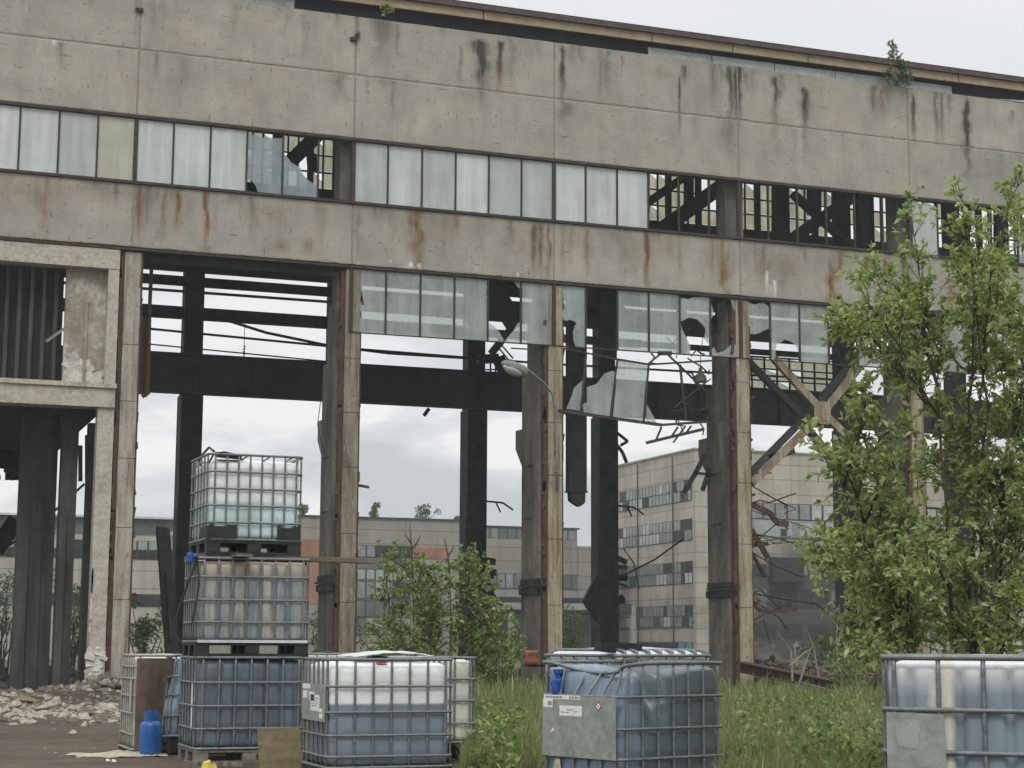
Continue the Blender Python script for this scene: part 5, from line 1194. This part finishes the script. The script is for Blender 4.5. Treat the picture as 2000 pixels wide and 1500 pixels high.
# bare grey stalks by the rubble at the right
m = MB()
for (a, b, c) in (((1548,1330),(1545,1270),(1520,1237)), ((1560,1340),(1575,1290),(1586,1262)), ((1545,1300),(1565,1280),(1584,1266)), ((1600,1330),(1590,1270),(1575,1225)), ((1640,1340),(1634,1240),(1640,1180)), ((1660,1300),(1640,1230),(1612,1190)), ((1636,1260),(1650,1210),(1652,1150)), ((1555,1300),(1552,1275),(1556,1250))):
    m.tube([at(*a, -5), at(*b, -5), at(*c, -5)], [.03, .024, .008], 5)
tag(m.build('dead_sapling', MAT['bark_pale']), 'bare grey stalks standing before the rubble at the right', 'sapling')

# grass
def blades(region, n, hmin, hmax, mats, wd, name, label, lean=.35):
    V = []; F = []; mi = []
    for i in range(n):
        x, y = region(); h = random.uniform(hmin, hmax)*(.45+.55*vnoise(np.array([x*1.3+y*.9]), 8)[0]+.5*vnoise(np.array([x*4.1-y*2.3+500]), 12)[0]); a = random.uniform(0, 2*PI); l = random.gauss(0, lean)*h; w = wd*random.uniform(.6, 1.3)
        dx, dy = math.cos(a), math.sin(a); b = random.uniform(0, 2*PI); wx, wy = math.cos(b)*w/2, math.sin(b)*w/2; o = len(V)
        V += [(x-wx, y-wy, -.02), (x+wx, y+wy, -.02), (x+dx*l*.35+wx*.8, y+dy*l*.35+wy*.8, h*.6), (x+dx*l*.35-wx*.8, y+dy*l*.35-wy*.8, h*.6), (x+dx*l, y+dy*l, h*(1-.25*abs(l)/h))]
        F += [(o, o+1, o+2, o+3), (o+3, o+2, o+4)]; k = 1 if random.random() < .07 else 0; mi += [k, k]
    me = bpy.data.meshes.new(name); me.from_pydata(V, [], F)
    for q in mats: me.materials.append(q)
    me.polygons.foreach_set('material_index', mi); me.update(); o = bpy.data.objects.new(name, me); COL.objects.link(o); tag(o, label, 'grass', kind='stuff'); return o
def wedge(d0, d1, x0, x1, p=1.0):
    def f():
        d = d0+(d1-d0)*random.random()**p; q = dp(random.uniform(x0, x1), 1258, d); return q[0], q[1]
    return f
blades(wedge(16, 44, 905, 1050, 1.5), 9000, .18, .44, [MAT['grass'], MAT['straw']], .012, 'grass', 'tall rank grass between the white and the dented blue tank')
blades(wedge(13.5, 46, 1395, 1790, 1.6), 24000, .18, .46, [MAT['grass'], MAT['straw']], .012, 'grass', 'tall grass between the dented blue tank and the tank at the right edge')
blades(wedge(30, 75, 640, 2050, 1.3), 9000, .25, .6, [MAT['grass'], MAT['straw']], .03, 'grass', 'rough grass growing through the hall floor')
blades(lambda: (random.gauss(-2.0, .35), random.gauss(-27.75, .06)), 90, .08, .22, [MAT['grass'], MAT['straw']], .008, 'grass', 'few weeds along the front of the tank stack')
m = MB(); lv = Leaves()
for i in range(420):
    x, y = wedge(15, 28, 925, 1030)() if i < 140 else wedge(13, 30, 1440, 1740)(); h = random.uniform(.2, .55); m.tube([(x, y, 0), (x+random.gauss(0, .05), y, h)], [.005, .003], 4)
    for k in range(9): z = h*random.uniform(.25, 1); lv.leaf((x, y, z), rv()+Vector((0,0,.2)), random.uniform(.06, .12), random.uniform(.035, .06))
o = lv.build('weeds', MAT['leaf_bush']); tag(o, 'broad-leaved weeds among the tall grass', 'weeds', kind='stuff'); 
bpy.data.objects.remove(m.build('weed_stems', MAT['bark'])) if False else None
# a wood far off that closes the horizon
lv = Leaves()
for i in range(9000):
    a = rad(random.uniform(-65, 75)); d = random.uniform(330, 380); x = CAM[0]+math.sin(a)*d; y = CAM[1]+math.cos(a)*d; h = 3+3*vnoise(np.array([a*30]), 4)[0]
    lv.leaf((x, y, random.uniform(0, h)), rv(), random.uniform(1.2, 2.6), random.uniform(.8, 1.6))
tag(lv.build('distant_wood', MAT['leaf_far']), 'low dark wood along the horizon', 'wood', kind='stuff')

# ------------------------------------------------------------------ sky and light
SUN_EL, SUN_AZ = rad(52), rad(205)             # azimuth clockwise from +Y: behind the camera and to its left
w = bpy.data.worlds.new('World'); SC.world = w; w.use_nodes = True; nt = w.node_tree; nt.nodes.clear(); N = NT(nt)
out = N.n('ShaderNodeOutputWorld'); bg = N.n('ShaderNodeBackground'); bg.inputs['Strength'].default_value = .1
sky = N.n('ShaderNodeTexSky', sky_type='NISHITA'); sky.sun_disc = False; sky.sun_elevation = SUN_EL; sky.sun_rotation = SUN_AZ; sky.air_density = 1.2; sky.dust_density = 2.0
tc = N.n('ShaderNodeTexCoord'); sp = N.n('ShaderNodeSeparateXYZ'); N.l(tc.outputs['Generated'], sp.inputs[0])
mp = N.n('ShaderNodeMapping'); mp.inputs['Scale'].default_value = (1, 1, 2.6); mp.inputs['Location'].default_value = (.35, .1, .0); N.l(tc.outputs['Generated'], mp.inputs[0])
cl = N.noise(mp.outputs[0], 6.5, 8, .55, .35)
# overcast: bright veil high up, grey-bellied clouds towards the horizon
low = N.ramp(cl, [(.36, (6.0, 6.3, 6.6)), (.46, (7.7, 7.95, 8.1)), (.54, (10.0, 10.0, 9.95))])
high = N.ramp(cl, [(.30, (8.2, 8.4, 8.5)), (.7, (9.0, 9.1, 9.1))])
mr = N.n('ShaderNodeMapRange'); mr.inputs[1].default_value = .10; mr.inputs[2].default_value = .27; N.l(sp.outputs[2], mr.inputs[0])
c = N.mix(mr.outputs[0], low, high)
zr = N.n('ShaderNodeMapRange'); zr.inputs[1].default_value = .36; zr.inputs[2].default_value = .95; zr.inputs[3].default_value = 1.0; zr.inputs[4].default_value = 2.2; N.l(sp.outputs[2], zr.inputs[0])
vm = N.n('ShaderNodeVectorMath', operation='SCALE'); N.l(c, vm.inputs[0]); N.l(zr.outputs[0], vm.inputs['Scale'])
N.l(N.mix(.93, sky.outputs[0], vm.outputs[0]), bg.inputs[0]); N.l(bg.outputs[0], out.inputs[0])
sl_ = bpy.data.lights.new('sun', 'SUN'); sl_.energy = 1.4; sl_.angle = rad(25); sl_.color = (1, .97, .92); so = bpy.data.objects.new('sun', sl_); COL.objects.link(so)
dirv = Vector((math.sin(SUN_AZ)*math.cos(SUN_EL), math.cos(SUN_AZ)*math.cos(SUN_EL), math.sin(SUN_EL))); so.rotation_euler = dirv.to_track_quat('Z', 'Y').to_euler(); so.location = (0, -40, 40)
SC.view_settings.view_transform = 'Standard'; SC.view_settings.look = 'None'; SC.view_settings.exposure = 0; SC.view_settings.gamma = 1
SC.cycles.max_bounces = 6; SC.cycles.transparent_max_bounces = 16

HZ = 0.0007  # haze volume added to lift distant blacks like a lens veil
m, nt, out = newmat('haze_air'); N = NT(nt); pv = N.n('ShaderNodeVolumePrincipled'); pv.inputs['Color'].default_value = (.92, .95, 1, 1); pv.inputs['Density'].default_value = HZ; pv.inputs['Anisotropy'].default_value = .3
N.l(pv.outputs[0], out.inputs['Volume'])
tag(MB().box(-420, 420, -70, 420, -1.2, 32).build('haze', m), 'thin haze added to lift the blacks of the hall and far buildings', 'haze', kind='stuff')
